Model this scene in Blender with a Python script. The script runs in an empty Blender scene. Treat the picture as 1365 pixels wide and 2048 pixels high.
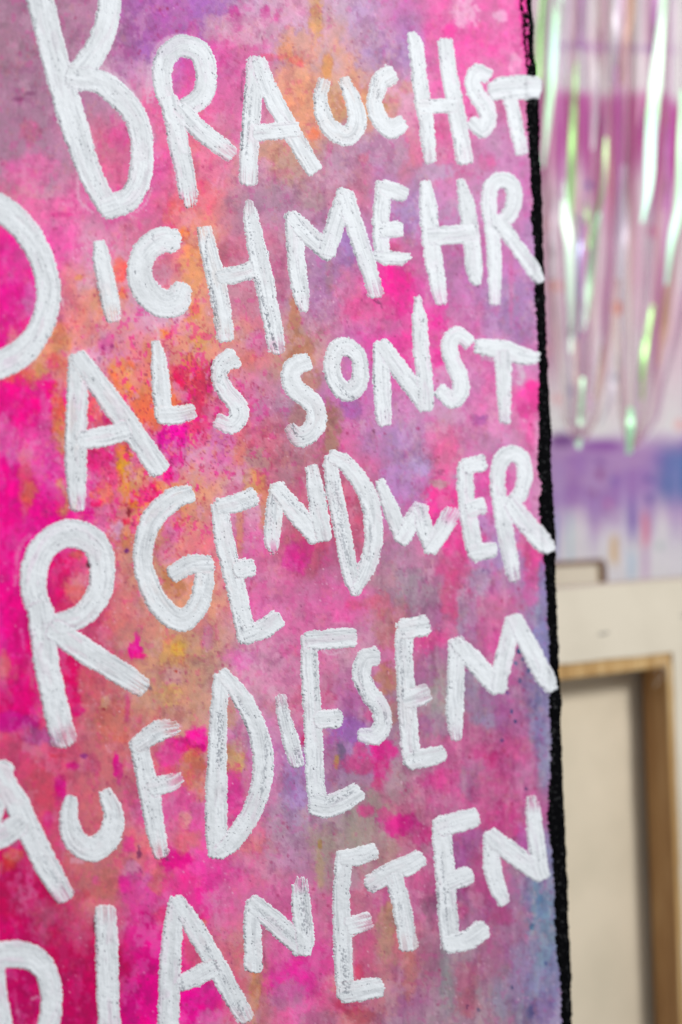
import bpy, math
import numpy as np
from mathutils import Vector

scn = bpy.context.scene
col = scn.collection
R = math.radians

# ------------------------------------------------------------------ camera
LENS, SENSOR_H = 50.0, 36.0
FPX = LENS / SENSOR_H * 2048.0          # focal length in photograph pixels
ROLL = R(2.5)
CAM = np.array([0.0, 0.0, 1.4])
RIGHT = np.array([math.cos(ROLL), 0.0, -math.sin(ROLL)])
UP = np.array([math.sin(ROLL), 0.0, math.cos(ROLL)])
FWD = np.array([0.0, 1.0, 0.0])
cam_data = bpy.data.cameras.new("camera")
cam = bpy.data.objects.new("camera", cam_data); col.objects.link(cam)
cam_data.sensor_fit = 'VERTICAL'; cam_data.sensor_height = SENSOR_H; cam_data.lens = LENS
cam_data.clip_start = 0.02; cam_data.clip_end = 60
cam_data.dof.use_dof = True
cam_data.dof.focus_distance = 1.085
cam_data.dof.aperture_fstop = 2.35
from mathutils import Matrix
cam.matrix_world = Matrix(((RIGHT[0], UP[0], -FWD[0], CAM[0]), (RIGHT[1], UP[1], -FWD[1], CAM[1]),
                           (RIGHT[2], UP[2], -FWD[2], CAM[2]), (0, 0, 0, 1)))
scn.camera = cam

# ------------------------------------------------------------------ light: soft studio daylight from a window, up and to the side
world = bpy.data.worlds.new("World"); scn.world = world; world.use_nodes = True
bg = world.node_tree.nodes["Background"]
bg.inputs[0].default_value = (0.93, 0.97, 1.0, 1); bg.inputs[1].default_value = 0.38

def area(name, loc, target, sx, sy, power, color):
    d = bpy.data.lights.new(name, 'AREA'); d.shape = 'RECTANGLE'; d.size = sx; d.size_y = sy
    d.energy = power; d.color = color
    o = bpy.data.objects.new(name, d); col.objects.link(o); o.location = loc
    o.rotation_euler = (Vector(target) - Vector(loc)).to_track_quat('-Z', 'Y').to_euler()
    return o
WINDOW = np.array([2.2, -0.15, 2.6])
area("window_light", WINDOW, (0.1, 1.2, 1.35), 0.5, 0.6, 66.0, (1.0, 0.99, 0.97))

scn.view_settings.view_transform = 'Standard'
scn.view_settings.look = 'None'
scn.view_settings.exposure = 0.0
scn.view_settings.gamma = 1.0
scn.render.engine = 'CYCLES'

# ------------------------------------------------------------------ helpers
rng = np.random.default_rng(7)

def hx(h):
    h = h.lstrip('#')
    return np.array([int(h[i:i + 2], 16) / 255.0 for i in (0, 2, 4)])
def lin(c):
    c = np.clip(c, 0, 1)
    return np.where(c <= 0.04045, c / 12.92, ((c + 0.055) / 1.055) ** 2.4)

def hash2(ix, iy, seed):
    h = (ix.astype(np.int64) * 374761393 + iy.astype(np.int64) * 668265263 + seed * 1442695041) & 0xffffffff
    h = ((h ^ (h >> 13)) * 1274126177) & 0xffffffff
    h = (h ^ (h >> 16)) & 0xffffff
    return h / float(0xffffff)
def vn(x, y, seed=0):
    x = np.asarray(x, float); y = np.asarray(y, float)
    x, y = np.broadcast_arrays(x, y)
    ix = np.floor(x); iy = np.floor(y); fx = x - ix; fy = y - iy
    fx = fx * fx * fx * (fx * (fx * 6 - 15) + 10); fy = fy * fy * fy * (fy * (fy * 6 - 15) + 10)
    a = hash2(ix, iy, seed); b = hash2(ix + 1, iy, seed)
    c = hash2(ix, iy + 1, seed); d = hash2(ix + 1, iy + 1, seed)
    return (a * (1 - fx) + b * fx) * (1 - fy) + (c * (1 - fx) + d * fx) * fy
def fbm(x, y, seed=0, oct=4, gain=0.5):
    s = 0; a = 1; t = 0
    for k in range(oct):
        s = s + a * vn(x * 2 ** k + 17.3 * k, y * 2 ** k - 9.1 * k, seed + k * 31); t += a; a *= gain
    return s / t
def sstep(a, b, x):
    t = np.clip((x - a) / (b - a), 0, 1); return t * t * (3 - 2 * t)

def unproject(px, py, p0, n):
    """points of the plane (p0, n) seen at the traced picture coordinates"""
    px = np.asarray(px, float); py = np.asarray(py, float)
    d = FWD + ((px - 682.5) / FPX)[..., None] * RIGHT + ((1024 - py) / FPX)[..., None] * UP
    t = np.dot(p0 - CAM, n) / (d @ n)
    return CAM + d * t[..., None]
def at(px, py, depth):
    return unproject(np.array(px), np.array(py), np.array([0, depth, 0.0]), np.array([0, 1.0, 0]))

def mesh_obj(name, verts, quads, mat, parent=None, colors=None, smooth=True, tris=None):
    me = bpy.data.meshes.new(name)
    verts = np.asarray(verts, np.float32); quads = np.asarray(quads, np.int32)
    me.vertices.add(len(verts)); me.vertices.foreach_set("co", verts.ravel())
    k = quads.shape[1]
    me.loops.add(quads.size); me.loops.foreach_set("vertex_index", quads.ravel())
    me.polygons.add(len(quads)); me.polygons.foreach_set("loop_start", np.arange(0, quads.size, k, dtype=np.int32))
    me.polygons.foreach_set("loop_total", np.full(len(quads), k, np.int32))
    me.polygons.foreach_set("use_smooth", np.full(len(quads), smooth))
    if colors is not None:
        ca = me.color_attributes.new("paint", 'FLOAT_COLOR', 'POINT')
        c4 = np.ones((len(verts), 4), np.float32); c4[:, :colors.shape[1]] = colors
        ca.data.foreach_set("color", c4.ravel())
    me.update(calc_edges=True); me.validate()
    if mat: me.materials.append(mat)
    o = bpy.data.objects.new(name, me); col.objects.link(o)
    if parent: o.parent = parent
    return o

def grid_faces(nx, ny, keep=None, flip=False):
    i, j = np.meshgrid(np.arange(nx - 1), np.arange(ny - 1), indexing='ij')
    a = i * ny + j
    q = np.stack([a, a + 1, a + ny + 1, a + ny], -1)       # x index major
    if flip: q = q[..., ::-1]
    if keep is not None: q = q[keep]
    return q.reshape(-1, 4)

def compact(verts, quads, colors):
    used = np.zeros(len(verts), bool); used[quads.ravel()] = True
    m = np.cumsum(used) - 1
    return verts[used], m[quads], colors[used]

def new_mat(name):
    m = bpy.data.materials.new(name); m.use_nodes = True
    nt = m.node_tree; b = nt.nodes["Principled BSDF"]
    return m, nt, b
def node(nt, t, **kw):
    n = nt.nodes.new(t)
    for k, v in kw.items():
        if k in n.inputs: n.inputs[k].default_value = v
        else: setattr(n, k, v)
    return n

def paint_mat(name, rough, spec, grain_scale, grain_amt, bump_scale, bump_str, bump_dist, coat=0.0):
    """vertex-painted pigment with a fine paper / canvas grain in colour and relief"""
    m, nt, b = new_mat(name)
    at_ = node(nt, 'ShaderNodeVertexColor', layer_name="paint")
    tc = node(nt, 'ShaderNodeTexCoord')
    n1 = node(nt, 'ShaderNodeTexNoise', Scale=grain_scale, Detail=3.0, Roughness=0.7)
    nt.links.new(tc.outputs['Object'], n1.inputs['Vector'])
    mr = node(nt, 'ShaderNodeMapRange'); mr.inputs['From Min'].default_value = 0.3; mr.inputs['From Max'].default_value = 0.7
    mr.inputs['To Min'].default_value = 1 - grain_amt; mr.inputs['To Max'].default_value = 1 + grain_amt
    nt.links.new(n1.outputs['Fac'], mr.inputs['Value'])
    mx = node(nt, 'ShaderNodeVectorMath', operation='SCALE')
    nt.links.new(at_.outputs['Color'], mx.inputs[0]); nt.links.new(mr.outputs['Result'], mx.inputs['Scale'])
    nt.links.new(mx.outputs['Vector'], b.inputs['Base Color'])
    n2 = node(nt, 'ShaderNodeTexNoise', Scale=bump_scale, Detail=4.0, Roughness=0.65)
    nt.links.new(tc.outputs['Object'], n2.inputs['Vector'])
    bp = node(nt, 'ShaderNodeBump', Strength=bump_str, Distance=bump_dist)
    nt.links.new(n2.outputs['Fac'], bp.inputs['Height']); nt.links.new(bp.outputs['Normal'], b.inputs['Normal'])
    b.inputs['Roughness'].default_value = rough
    b.inputs['Specular IOR Level'].default_value = spec
    b.inputs['Coat Weight'].default_value = coat
    return m

def thing(name, label, cat, loc, rot=(0, 0, 0), group=None):
    o = bpy.data.objects.new(name, None); col.objects.link(o)
    o.location = loc; o.rotation_euler = rot; o['label'] = label; o['category'] = cat
    o.empty_display_size = 0.05
    if group: o['group'] = group
    return o

def rounded_box(name, lo, hi, mat, parent, bev=0.002, seg=2):
    import bmesh
    bm = bmesh.new(); bmesh.ops.create_cube(bm, size=1.0)
    lo = Vector(lo); hi = Vector(hi)
    for v in bm.verts:
        v.co = Vector([lo[k] + (v.co[k] + 0.5) * (hi[k] - lo[k]) for k in range(3)])
    bmesh.ops.bevel(bm, geom=bm.edges[:], offset=bev, segments=seg, profile=0.6, affect='EDGES')
    me = bpy.data.meshes.new(name); bm.to_mesh(me); bm.free()
    me.polygons.foreach_set("use_smooth", [True] * len(me.polygons))
    me.materials.append(mat)
    o = bpy.data.objects.new(name, me); col.objects.link(o); o.parent = parent
    return o

def tube(name, pts, rad, mat, parent, n=6):
    pts = np.array(pts, float); k = len(pts)
    d = np.gradient(pts, axis=0); d /= np.linalg.norm(d, axis=1)[:, None] + 1e-12
    ref = np.array([0.31, 0.17, 0.93]); s = np.cross(d, ref); s /= np.linalg.norm(s, axis=1)[:, None]
    t = np.cross(d, s); a = np.linspace(0, 2 * np.pi, n, endpoint=False)
    v = pts[:, None] + rad * (np.cos(a)[None, :, None] * s[:, None] + np.sin(a)[None, :, None] * t[:, None])
    q = [[i * n + j, i * n + (j + 1) % n, (i + 1) * n + (j + 1) % n, (i + 1) * n + j] for i in range(k - 1) for j in range(n)]
    return mesh_obj(name, v.reshape(-1, 3), q, mat, parent)

# ------------------------------------------------------------------ the painted sheet's plane
YAW = R(35)
P0 = at(610, 1000, 1.1)
PU = np.array([math.cos(YAW), math.sin(YAW), 0]); PN = np.array([math.sin(YAW), -math.cos(YAW), 0])
base_px = unproject(np.array(420.0), np.array(2330.0), P0, PN)
painting = thing("painting", "large pink and violet abstract painting with white brushed capital letters and a black torn edge",
                 "painting", tuple(base_px), (0, 0, YAW))
def sheet(px, py, h=0.0):
    """picture trace -> the painting's own coordinates (x along it, z up, -y out of its face)"""
    w = unproject(px, py, P0, PN) - base_px
    return np.stack([w @ PU, -np.broadcast_to(h, np.shape(px)).astype(float), w[..., 2]], -1)
PXM = 1.1 / FPX        # metres per traced pixel near the middle of the sheet

OUT = np.array([(-250, 1052), (0, 1060), (50, 1066), (100, 1065), (140, 1072), (200, 1075), (250, 1076), (300, 1077), (350, 1080), (400, 1083),
    (450, 1083), (500, 1085), (550, 1088), (600, 1088), (650, 1090), (700, 1092), (750, 1094), (800, 1096), (850, 1101), (900, 1101), (950, 1101),
    (1000, 1106), (1050, 1108), (1100, 1110), (1150, 1109), (1200, 1112), (1250, 1113), (1300, 1116), (1350, 1116), (1400, 1122), (1450, 1119),
    (1500, 1122), (1560, 1123), (1600, 1125), (1650, 1128), (1700, 1130), (1750, 1132), (1800, 1134), (1850, 1134), (1900, 1139), (1950, 1142),
    (2000, 1141), (2048, 1142), (2350, 1156)], float)
INN = np.array([(-250, 1030), (0, 1039), (50, 1045), (100, 1051), (140, 1054), (200, 1053), (250, 1053), (300, 1058), (350, 1061), (400, 1066),
    (430, 1062), (480, 1068), (550, 1071), (600, 1070), (650, 1073), (700, 1077), (750, 1079), (800, 1077), (850, 1078), (900, 1077), (940, 1074),
    (960, 1080), (980, 1084), (1000, 1078), (1020, 1076), (1060, 1085), (1100, 1086), (1150, 1091), (1200, 1094), (1250, 1096), (1300, 1099), (1350, 1100),
    (1400, 1100), (1450, 1101), (1500, 1103), (1550, 1100), (1600, 1097), (1640, 1094), (1660, 1096), (1700, 1104), (1750, 1107), (1800, 1109),
    (1850, 1110), (1900, 1113), (1950, 1120), (2000, 1122), (2048, 1124), (2350, 1138)], float)
def edge_out(y): return np.interp(y, OUT[:, 0], OUT[:, 1])
def edge_in(y): return np.interp(y, INN[:, 0], INN[:, 1])

# ------------------------------------------------------------------ pigment of the sheet: a coarse chart of washes, bled into one another
CHART = {
 'm': 'a27690', 'M': 'b27c9c', 'l': 'aa7ab6', 'L': 'c29cbc', 'P': 'a666ae', 'p': 'd8609c', 'r': 'd06c8e', 'R': 'cc4c72', 'q': 'd890b0',
 'k': 'ea56a4', 'h': 'f0309a', 'v': 'e60488', 'V': 'c20460', 'd': 'b01050', 'o': 'e08450', 'O': 'dc9478', 's': 'de7480', 't': 'c46c74',
 'y': 'd89838', 'T': 'c48e78', 'g': 'aa8098', 'G': 'ac9492', 'b': '908cba', 'B': '7e88b2', 'c': 'e05a60', 'f': 'c462a8', 'F': 'b45c96', 'x': 'c67ab0'}
ROWS = """
mmMPPLqLfkkh
mmmPfpLOlkkk
mmMqppOOqkpk
mMrpsqTMrpxf
rqppsMMrlxxf
vkqrOrMlpFfl
vpOqOrMphflx
vOqsOsTfhkxf
vvsoRpMfxxkk
vpRpqRrplpxp
vvpoOqsRflhx
vvsTspRRMplf
vVRTOppkgFpb
vVRTTqpqpFpB
VRtTTqrfgGFb
RRttTxflMppb
RRtpppLgrppF
VRtsksMGrFpB
VdtphpprpFFB
VddvsthrsgFB
VVVvvtksFggb
VVVvktksgggb
""".split()
def chart_color(x, y):
    g = np.array([[hx(CHART[c]) for c in row] for row in ROWS])       # rows(y) x cols(x)
    ny, nx = g.shape[:2]
    fx = np.clip(x / 100.0, 0, nx - 1.001); fy = np.clip(y / 100.0, 0, ny - 1.001)
    ix = fx.astype(int); iy = fy.astype(int); fx = fx - ix; fy = fy - iy
    fx = fx * fx * (3 - 2 * fx); fy = fy * fy * (3 - 2 * fy)
    fx = fx[..., None]; fy = fy[..., None]
    return (g[iy, ix] * (1 - fx) + g[iy, ix + 1] * fx) * (1 - fy) + (g[iy + 1, ix] * (1 - fx) + g[iy + 1, ix + 1] * fx) * fy

# (x, y, rx, ry, colour, strength, roughness of the rim)
SPLASH = [
 # top
 (395, 18, 75, 40, 'a264ac', .7), (255, 40, 30, 60, 'a4649c', .6), (330, 30, 60, 60, 'b0589c', .5), (470, 40, 18, 26, 'd02c90', .7), (532, 32, 11, 22, 'd63a94', .8), (553, 36, 8, 14, 'dc4c98', .7),
 (500, 60, 70, 30, 'd498b4', .6), (440, 60, 30, 30, 'c898b0', .6), (632, 30, 14, 60, 'd89858', .8), (600, 100, 50, 40, 'de9478', .7), (598, 122, 16, 14, 'ea6a5c', .8), (655, 135, 12, 30, 'e09048', .7),
 (572, 100, 20, 18, 'ee8a50', .6), (590, 175, 45, 50, 'ea9a70', .7), (610, 235, 40, 60, 'e8906c', .6), (628, 268, 12, 12, 'f06a44', .7), (540, 115, 25, 8, 'e8446c', .5), (670, 205, 22, 55, 'cc9468', .85),
 (725, 60, 40, 60, 'b48cc0', .6), (735, 120, 30, 30, 'a884c0', .5), (780, 210, 28, 30, 'd08878', .7), (765, 215, 16, 14, 'c88c50', .6), (733, 205, 10, 40, 'cc9460', .6), (815, 175, 16, 12, 'd88c80', .6),
 (905, 60, 45, 70, 'f04ca4', .6), (905, 62, 18, 14, 'fb2496', .8), (930, 25, 26, 34, 'e898c4', .9), (1000, 30, 14, 14, 'eaa0cc', .8), (860, 130, 30, 60, 'f05ca8', .6), (960, 90, 60, 26, 'f83ca0', .6), (1010, 85, 30, 40, 'f25cac', .6), (1030, 130, 12, 30, 'eaa0c8', .7),
 (885, 255, 18, 28, 'd8508c', .6), (972, 325, 20, 18, 'dc4c94', .6), (870, 345, 40, 22, 'b496bc', .7), (770, 300, 50, 40, 'b08cb4', .6), (730, 315, 12, 12, 'd06080', .6), (660, 340, 40, 40, 'c090b0', .6),
 (1045, 1, 8, 60, 'f0108c', .7), (1048, 60, 6, 40, 'ee0c8c', .8), (1055, 100, 6, 50, 'f0108c', .8),
 (385, 70, 12, 30, 'cc4090', .5), (430, 110, 30, 40, 'dc4c98', .5), (380, 145, 14, 30, 'd04890', .5), (250, 105, 26, 16, 'a84c90', .6), (255, 135, 40, 20, 'c890b4', .6), (290, 150, 22, 20, 'd098b8', .5),
 (315, 215, 26, 40, 'dc4c8c', .6), (335, 270, 24, 40, 'e86490', .5), (240, 275, 26, 26, 'd2448e', .5), (225, 350, 24, 34, 'dc7098', .4), (38, 198, 12, 5, '7c4468', .6), (62, 186, 12, 5, '7c4468', .6), (10, 90, 40, 60, '9a7082', .4), (60, 265, 20, 26, 'c05078', .4),
 (60, 340, 60, 36, 'e468a4', .6), (30, 330, 20, 16, 'cc589c', .4), (90, 420, 80, 26, 'e464a0', .7), (125, 430, 22, 7, 'dc3c8c', .6), (540, 300, 30, 24, 'c08870', .8), (575, 325, 30, 40, 'b8886c', .6), (560, 345, 22, 10, 'c06080', .5), (430, 330, 40, 50, 'e070a8', .5), (410, 390, 30, 30, 'e66478', .7),
 # second row
 (15, 560, 26, 30, 'e81894', .8), (10, 640, 16, 40, 'e8108c', .8), (30, 520, 34, 50, 'e04c9c', .5), (60, 600, 12, 40, 'd070b0', .6), (25, 690, 12, 40, 'dc8478', .6), (150, 600, 40, 60, 'dc8488', .6), (175, 570, 20, 14, 'd4a0b4', .6), (158, 555, 8, 7, 'dc9450', .7),
 (242, 540, 14, 24, 'e86058', .85), (249, 588, 10, 14, 'ea7850', .8), (365, 470, 14, 16, 'ee7838', .9), (350, 430, 20, 30, 'e46060', .6), (390, 540, 26, 50, 'dc9468', .8), (385, 505, 16, 20, 'e89060', .6), (385, 625, 16, 22, 'd88848', .7), (330, 630, 50, 24, 'd4a4bc', .85), (400, 680, 24, 18, 'dc9458', .8), (330, 668, 13, 8, 'e88440', .8),
 (320, 555, 22, 22, 'c07c98', .7), (290, 600, 40, 30, 'd098b4', .5), (280, 640, 40, 26, 'd49ab4', .5), (350, 645, 3, 3, '98185c', 1.0), (210, 690, 18, 20, 'd85098', .7), (208, 695, 5, 6, 'b01c74', .8), (225, 692, 4, 5, '9c2c70', .7), (232, 715, 22, 14, 'dc80b4', .7), (200, 718, 4, 4, '8c3c70', .6), (170, 660, 30, 40, 'e08070', .5), (120, 680, 26, 36, 'd8885c', .8),
 (450, 530, 36, 40, 'b0607c', .6), (455, 505, 26, 26, 'b45070', .5), (480, 600, 50, 40, 'c87c94', .5), (520, 680, 30, 26, 'c860a0', .6), (470, 660, 40, 24, 'd08878', .6), (500, 720, 20, 22, 'd87068', .6), (570, 540, 18, 60, 'c05c84', .6), (588, 640, 12, 60, 'c0785c', .9), (597, 700, 26, 34, 'be7458', .9), (640, 560, 34, 60, 'a86ca4', .6), (650, 610, 40, 40, 'b070a8', .5),
 (625, 400, 30, 24, 'b48c90', .6), (650, 440, 20, 20, '9c7098', .5), (700, 500, 20, 40, '9c70b4', .6), (660, 545, 8, 50, 'a87880', .4), (785, 575, 46, 46, 'fa1c94', .95), (800, 560, 24, 30, 'fe1090', .8), (740, 620, 60, 36, 'e44890', .7), (870, 640, 24, 30, 'f8209a', .9), (870, 690, 26, 50, 'f02c98', .9), (820, 680, 20, 50, 'ee3c98', .7), (760, 660, 50, 20, 'c868a0', .5),
 (825, 440, 26, 40, 'a880b8', .7), (790, 500, 20, 12, 'd0407c', .6), (830, 515, 40, 20, 'c45898', .5), (915, 545, 40, 50, 'b468a8', .5), (940, 640, 44, 44, 'c464a8', .6), (1035, 620, 40, 70, 'a070ac', .8), (960, 660, 10, 70, 'd0589c', .6), (1023, 570, 5, 90, 'c860a0', .7), (980, 650, 26, 40, 'a878b4', .5), (905, 430, 26, 30, 'b080b0', .5),
 # third row
 (35, 760, 50, 20, 'cc6c48', .7), (80, 745, 20, 16, 'd08c48', .8), (20, 780, 30, 22, 'ea0c88', .9), (95, 785, 36, 34, 'f00480', .95), (68, 775, 8, 8, 'd05c60', .9), (125, 745, 20, 40, 'd47058', .8), (105, 725, 14, 20, 'd85c60', .7), (115, 830, 16, 60, 'd4644c', .9), (125, 870, 14, 50, 'd07c50', .8), (45, 830, 40, 70, 'ee0484', .9), (90, 840, 14, 60, 'e04898', .85), (70, 900, 40, 60, 'e04c9c', .8), (10, 870, 20, 50, 'd46aa4', .75), (25, 910, 12, 26, 'cc58a0', .7), (50, 960, 14, 70, 'd84c6c', .8), (60, 985, 16, 26, 'dc6054', .9), (100, 960, 24, 60, 'dc2c98', .6), (15, 960, 20, 30, 'ee0488', .8), (125, 1000, 14, 40, 'c88050', .9), (108, 1000, 20, 26, 'e80488', .8),
 (245, 760, 30, 40, 'e87448', .85), (258, 760, 12, 26, 'e8944c', .8), (230, 730, 20, 20, 'e08c58', .7), (275, 760, 16, 24, 'e08090', .6), (290, 820, 30, 40, 'e4684c', .8), (300, 700, 14, 30, 'dc8458', .6), (195, 820, 24, 30, 'e85468', .85), (215, 835, 10, 12, 'c81870', .7), (365, 755, 22, 18, 'ee1c5c', .95), (350, 740, 14, 12, 'e84064', .7), (385, 750, 16, 30, 'e04860', .7), (400, 770, 30, 40, 'd84858', .85), (415, 755, 14, 30, 'c02c50', .8), (395, 815, 24, 50, 'e03060', .85), (425, 730, 6, 8, '701838', .9), (400, 870, 22, 36, 'e43070', .8), (380, 720, 20, 16, 'e07850', .7), (350, 800, 16, 20, 'e87c48', .7),
 (345, 870, 30, 34, 'e8089c', .95), (350, 905, 20, 26, 'e81c94', .8), (360, 905, 14, 12, 'dc74b0', .8), (335, 940, 22, 22, 'ea0c84', .9), (385, 880, 5, 16, 'dc9070', .8), (250, 940, 16, 50, 'dc9428', 1.), (262, 965, 20, 30, 'dc8c50', .8), (245, 905, 14, 16, 'e0703c', .7), (200, 920, 26, 30, 'ec2480', .8), (215, 960, 24, 30, 'ee4880', .7), (205, 990, 20, 22, 'ee7058', .85), (195, 1005, 12, 10, 'ee1468', .9), (300, 985, 20, 20, 'ec1478', .8), (265, 1000, 16, 20, 'e8742c', .8), (258, 1025, 4, 9, '8c2030', .9), (252, 1044, 9, 9, 'e41c44', .9), (266, 1048, 4, 5, '98184c', .8), (235, 1060, 14, 20, 'd4a0c0', .85), (220, 1020, 16, 14, 'e468a0', .7), (175, 1028, 14, 16, 'e8088c', .9), (200, 1050, 22, 20, 'e05ca0', .7), (253, 1075, 10, 30, 'cc7c54', .8), (253, 1101, 5, 6, '782c78', 1.), (280, 960, 14, 20, 'e8a080', .6),
 (450, 890, 34, 40, 'd864a8', .8), (430, 930, 26, 40, 'dc70a8', .6), (485, 850, 20, 60, 'e0707c', .7), (480, 905, 14, 26, 'e07c68', .7), (545, 880, 36, 50, 'c86074', .6), (520, 920, 26, 26, 'b88880', .7), (505, 965, 22, 30, 'd88850', .9), (495, 950, 8, 6, 'a85030', .8), (470, 980, 20, 14, 'c04c78', .7), (530, 1010, 12, 60, 'cc7858', .8), (480, 1060, 8, 60, 'd88068', .8), (450, 1060, 20, 60, 'dc78a8', .5), (600, 920, 50, 60, 'a86878', .6), (660, 860, 18, 60, 'a87460', .9), (680, 830, 10, 20, 'a87868', .6), (705, 815, 22, 20, 'a858a8', .8), (730, 870, 14, 30, 'b070a8', .5), (610, 1000, 30, 60, 'b85078', .6), (620, 760, 26, 26, 'b47868', .8), (605, 830, 26, 30, 'a87068', .7), (650, 960, 12, 60, 'b04468', .6),
 (345, 1050, 30, 40, 'd858a0', .7), (355, 1045, 12, 14, 'dc705c', .7), (340, 1145, 18, 16, 'bc8050', .85), (345, 1170, 26, 26, 'c07850', .8), (300, 1180, 20, 50, 'c88070', .7), (330, 1110, 20, 20, 'dc78a0', .6),
 (1000, 830, 30, 60, 'e080b4', .5), (1068, 790, 16, 36, 'fa2494', .95), (1045, 800, 20, 22, 'f43ca0', .9), (1050, 820, 16, 16, 'ec2490', .8), (1065, 860, 12, 40, 'f04ca0', .8), (1030, 750, 14, 30, 'c87cb0', .6), (960, 840, 16, 10, 'a8509c', .7), (970, 835, 8, 6, '984c98', .7), (940, 770, 30, 40, 'c874b0', .6), (980, 790, 30, 30, 'e060a8', .5),
 # fourth row
 (820, 900, 40, 50, 'b480b8', .5), (800, 960, 40, 50, 'b07cbc', .7), (840, 935, 20, 20, 'b490cc', .8), (880, 880, 40, 40, 'e86ca0', .5), (895, 920, 30, 50, 'ee5494', .8), (890, 1000, 40, 50, 'fa2c90', .95), (870, 1030, 26, 26, 'f81c90', .9), (880, 968, 20, 9, 'c08890', .85), (878, 945, 7, 7, 'a82c70', .7), (910, 1080, 30, 50, 'f4288c', .95), (905, 1130, 30, 26, 'e03c88', .8), (960, 1075, 14, 14, 'ee3894', .8), (975, 1020, 20, 40, 'cc64a8', .6), (965, 1050, 14, 20, 'b078b8', .7), (1000, 1110, 12, 30, 'a07cb8', .8), (1060, 1080, 26, 50, 'e85094', .8), (1070, 1120, 18, 60, 'e8388c', .8), (1060, 1180, 16, 40, 'd850a0', .7), (1088, 1180, 10, 60, '8878b4', .8), (1078, 920, 14, 90, 'd888b8', .6), (965, 1145, 18, 7, '7c4c98', .5), (967, 1143, 4, 5, '4c2470', .9), (960, 1165, 22, 30, 'b08cb4', .8), (985, 1175, 6, 14, '9c3c80', .6), (940, 1185, 6, 10, 'c03478', .7), (1020, 1020, 9, 36, 'c078a8', .5),
 (760, 1150, 40, 30, 'b88090', .6), (770, 1100, 30, 30, 'b06898', .5), (845, 1165, 14, 16, '9c5088', .5), (590, 1120, 30, 30, 'dc2890', .95), (600, 1105, 22, 26, 'd8147c', .6), (560, 1160, 40, 30, 'e064a0', .6), (670, 1120, 26, 40, 'b05088', .6), (665, 1150, 30, 18, 'b87098', .5), (640, 1180, 50, 30, 'd060a0', .5), (540, 1220, 40, 26, 'e070b0', .5), (760, 1210, 30, 26, 'dc5c78', .7), (710, 1210, 22, 14, 'e44480', .7), (820, 1180, 30, 40, 'a890a0', .7), (860, 1190, 26, 26, 'a88c9c', .6), (905, 1190, 24, 60, 'd8407c', .8),
 (65, 1240, 10, 30, 'd02c74', .4), (20, 1130, 30, 120, 'e60080', .6), (120, 1150, 20, 50, 'd81064', .9), (150, 1180, 22, 26, 'dc6868', .9), (160, 1160, 20, 14, 'd88090', .7), (135, 1120, 14, 12, 'e01c6c', .8), (178, 1128, 6, 8, '401020', .8), (130, 1215, 20, 12, 'cc2c60', .8), (155, 1110, 14, 10, 'c07040', .5),
 # fifth row
 (270, 1300, 14, 20, 'e4108c', 1., .2), (275, 1280, 6, 22, 'dc1c90', .9, .2), (280, 1312, 12, 7, 'ee1480', .8, .3), (355, 1300, 40, 30, 'cc9860', .8), (358, 1298, 14, 16, 'd8a440', .7), (345, 1355, 20, 20, 'cc98a0', .6), (340, 1390, 26, 20, 'd0a468', .7), (352, 1343, 4, 3, 'b04030', .9), (400, 1320, 34, 60, 'bc8c78', .7), (400, 1240, 20, 30, 'cc7078', .7), (415, 1270, 14, 30, 'bc70a0', .6), (230, 1240, 26, 20, 'd4706c', .7), (250, 1230, 30, 60, 'd07478', .5), (300, 1250, 26, 40, 'd07c7c', .5),
 (140, 1330, 26, 40, 'dc0c60', .9), (150, 1380, 18, 50, 'd80460', .9), (175, 1370, 20, 40, 'cc5c68', .8), (200, 1400, 40, 40, 'c8606c', .7), (230, 1440, 40, 50, 'c46c60', .8), (210, 1405, 10, 14, 'c8a070', .6), (208, 1419, 4, 3, '98142c', .9), (155, 1420, 14, 12, 'cc1470', .8), (255, 1415, 5, 30, 'c83870', .7), (15, 1340, 22, 30, 'd84478', .7), (10, 1330, 12, 30, 'd47068', .6), (50, 1400, 30, 50, 'd80474', .9), (20, 1440, 40, 20, 'b80c80', .8), (60, 1445, 24, 14, 'a82078', .8), (75, 1475, 26, 20, 'a04484', .8), (20, 1500, 40, 30, 'b8486c', .8), (115, 1512, 18, 4, 'c83048', .9), (144, 1532, 12, 9, 'cc0870', .9), (170, 1512, 10, 6, '8c2880', .8), (130, 1515, 22, 12, 'c05470', .7), (185, 1530, 16, 26, 'a84068', .7), (232, 1530, 6, 24, 'd80c80', .95, .25), (238, 1545, 9, 22, 'cc2c84', .8), (122, 1580, 13, 26, 'cc0478', .95, .3), (120, 1620, 26, 26, 'bc4c70', .5), (20, 1560, 30, 50, 'b44468', .5), (80, 1590, 30, 60, 'b84858', .6), (270, 1560, 18, 50, 'c06070', .6),
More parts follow.
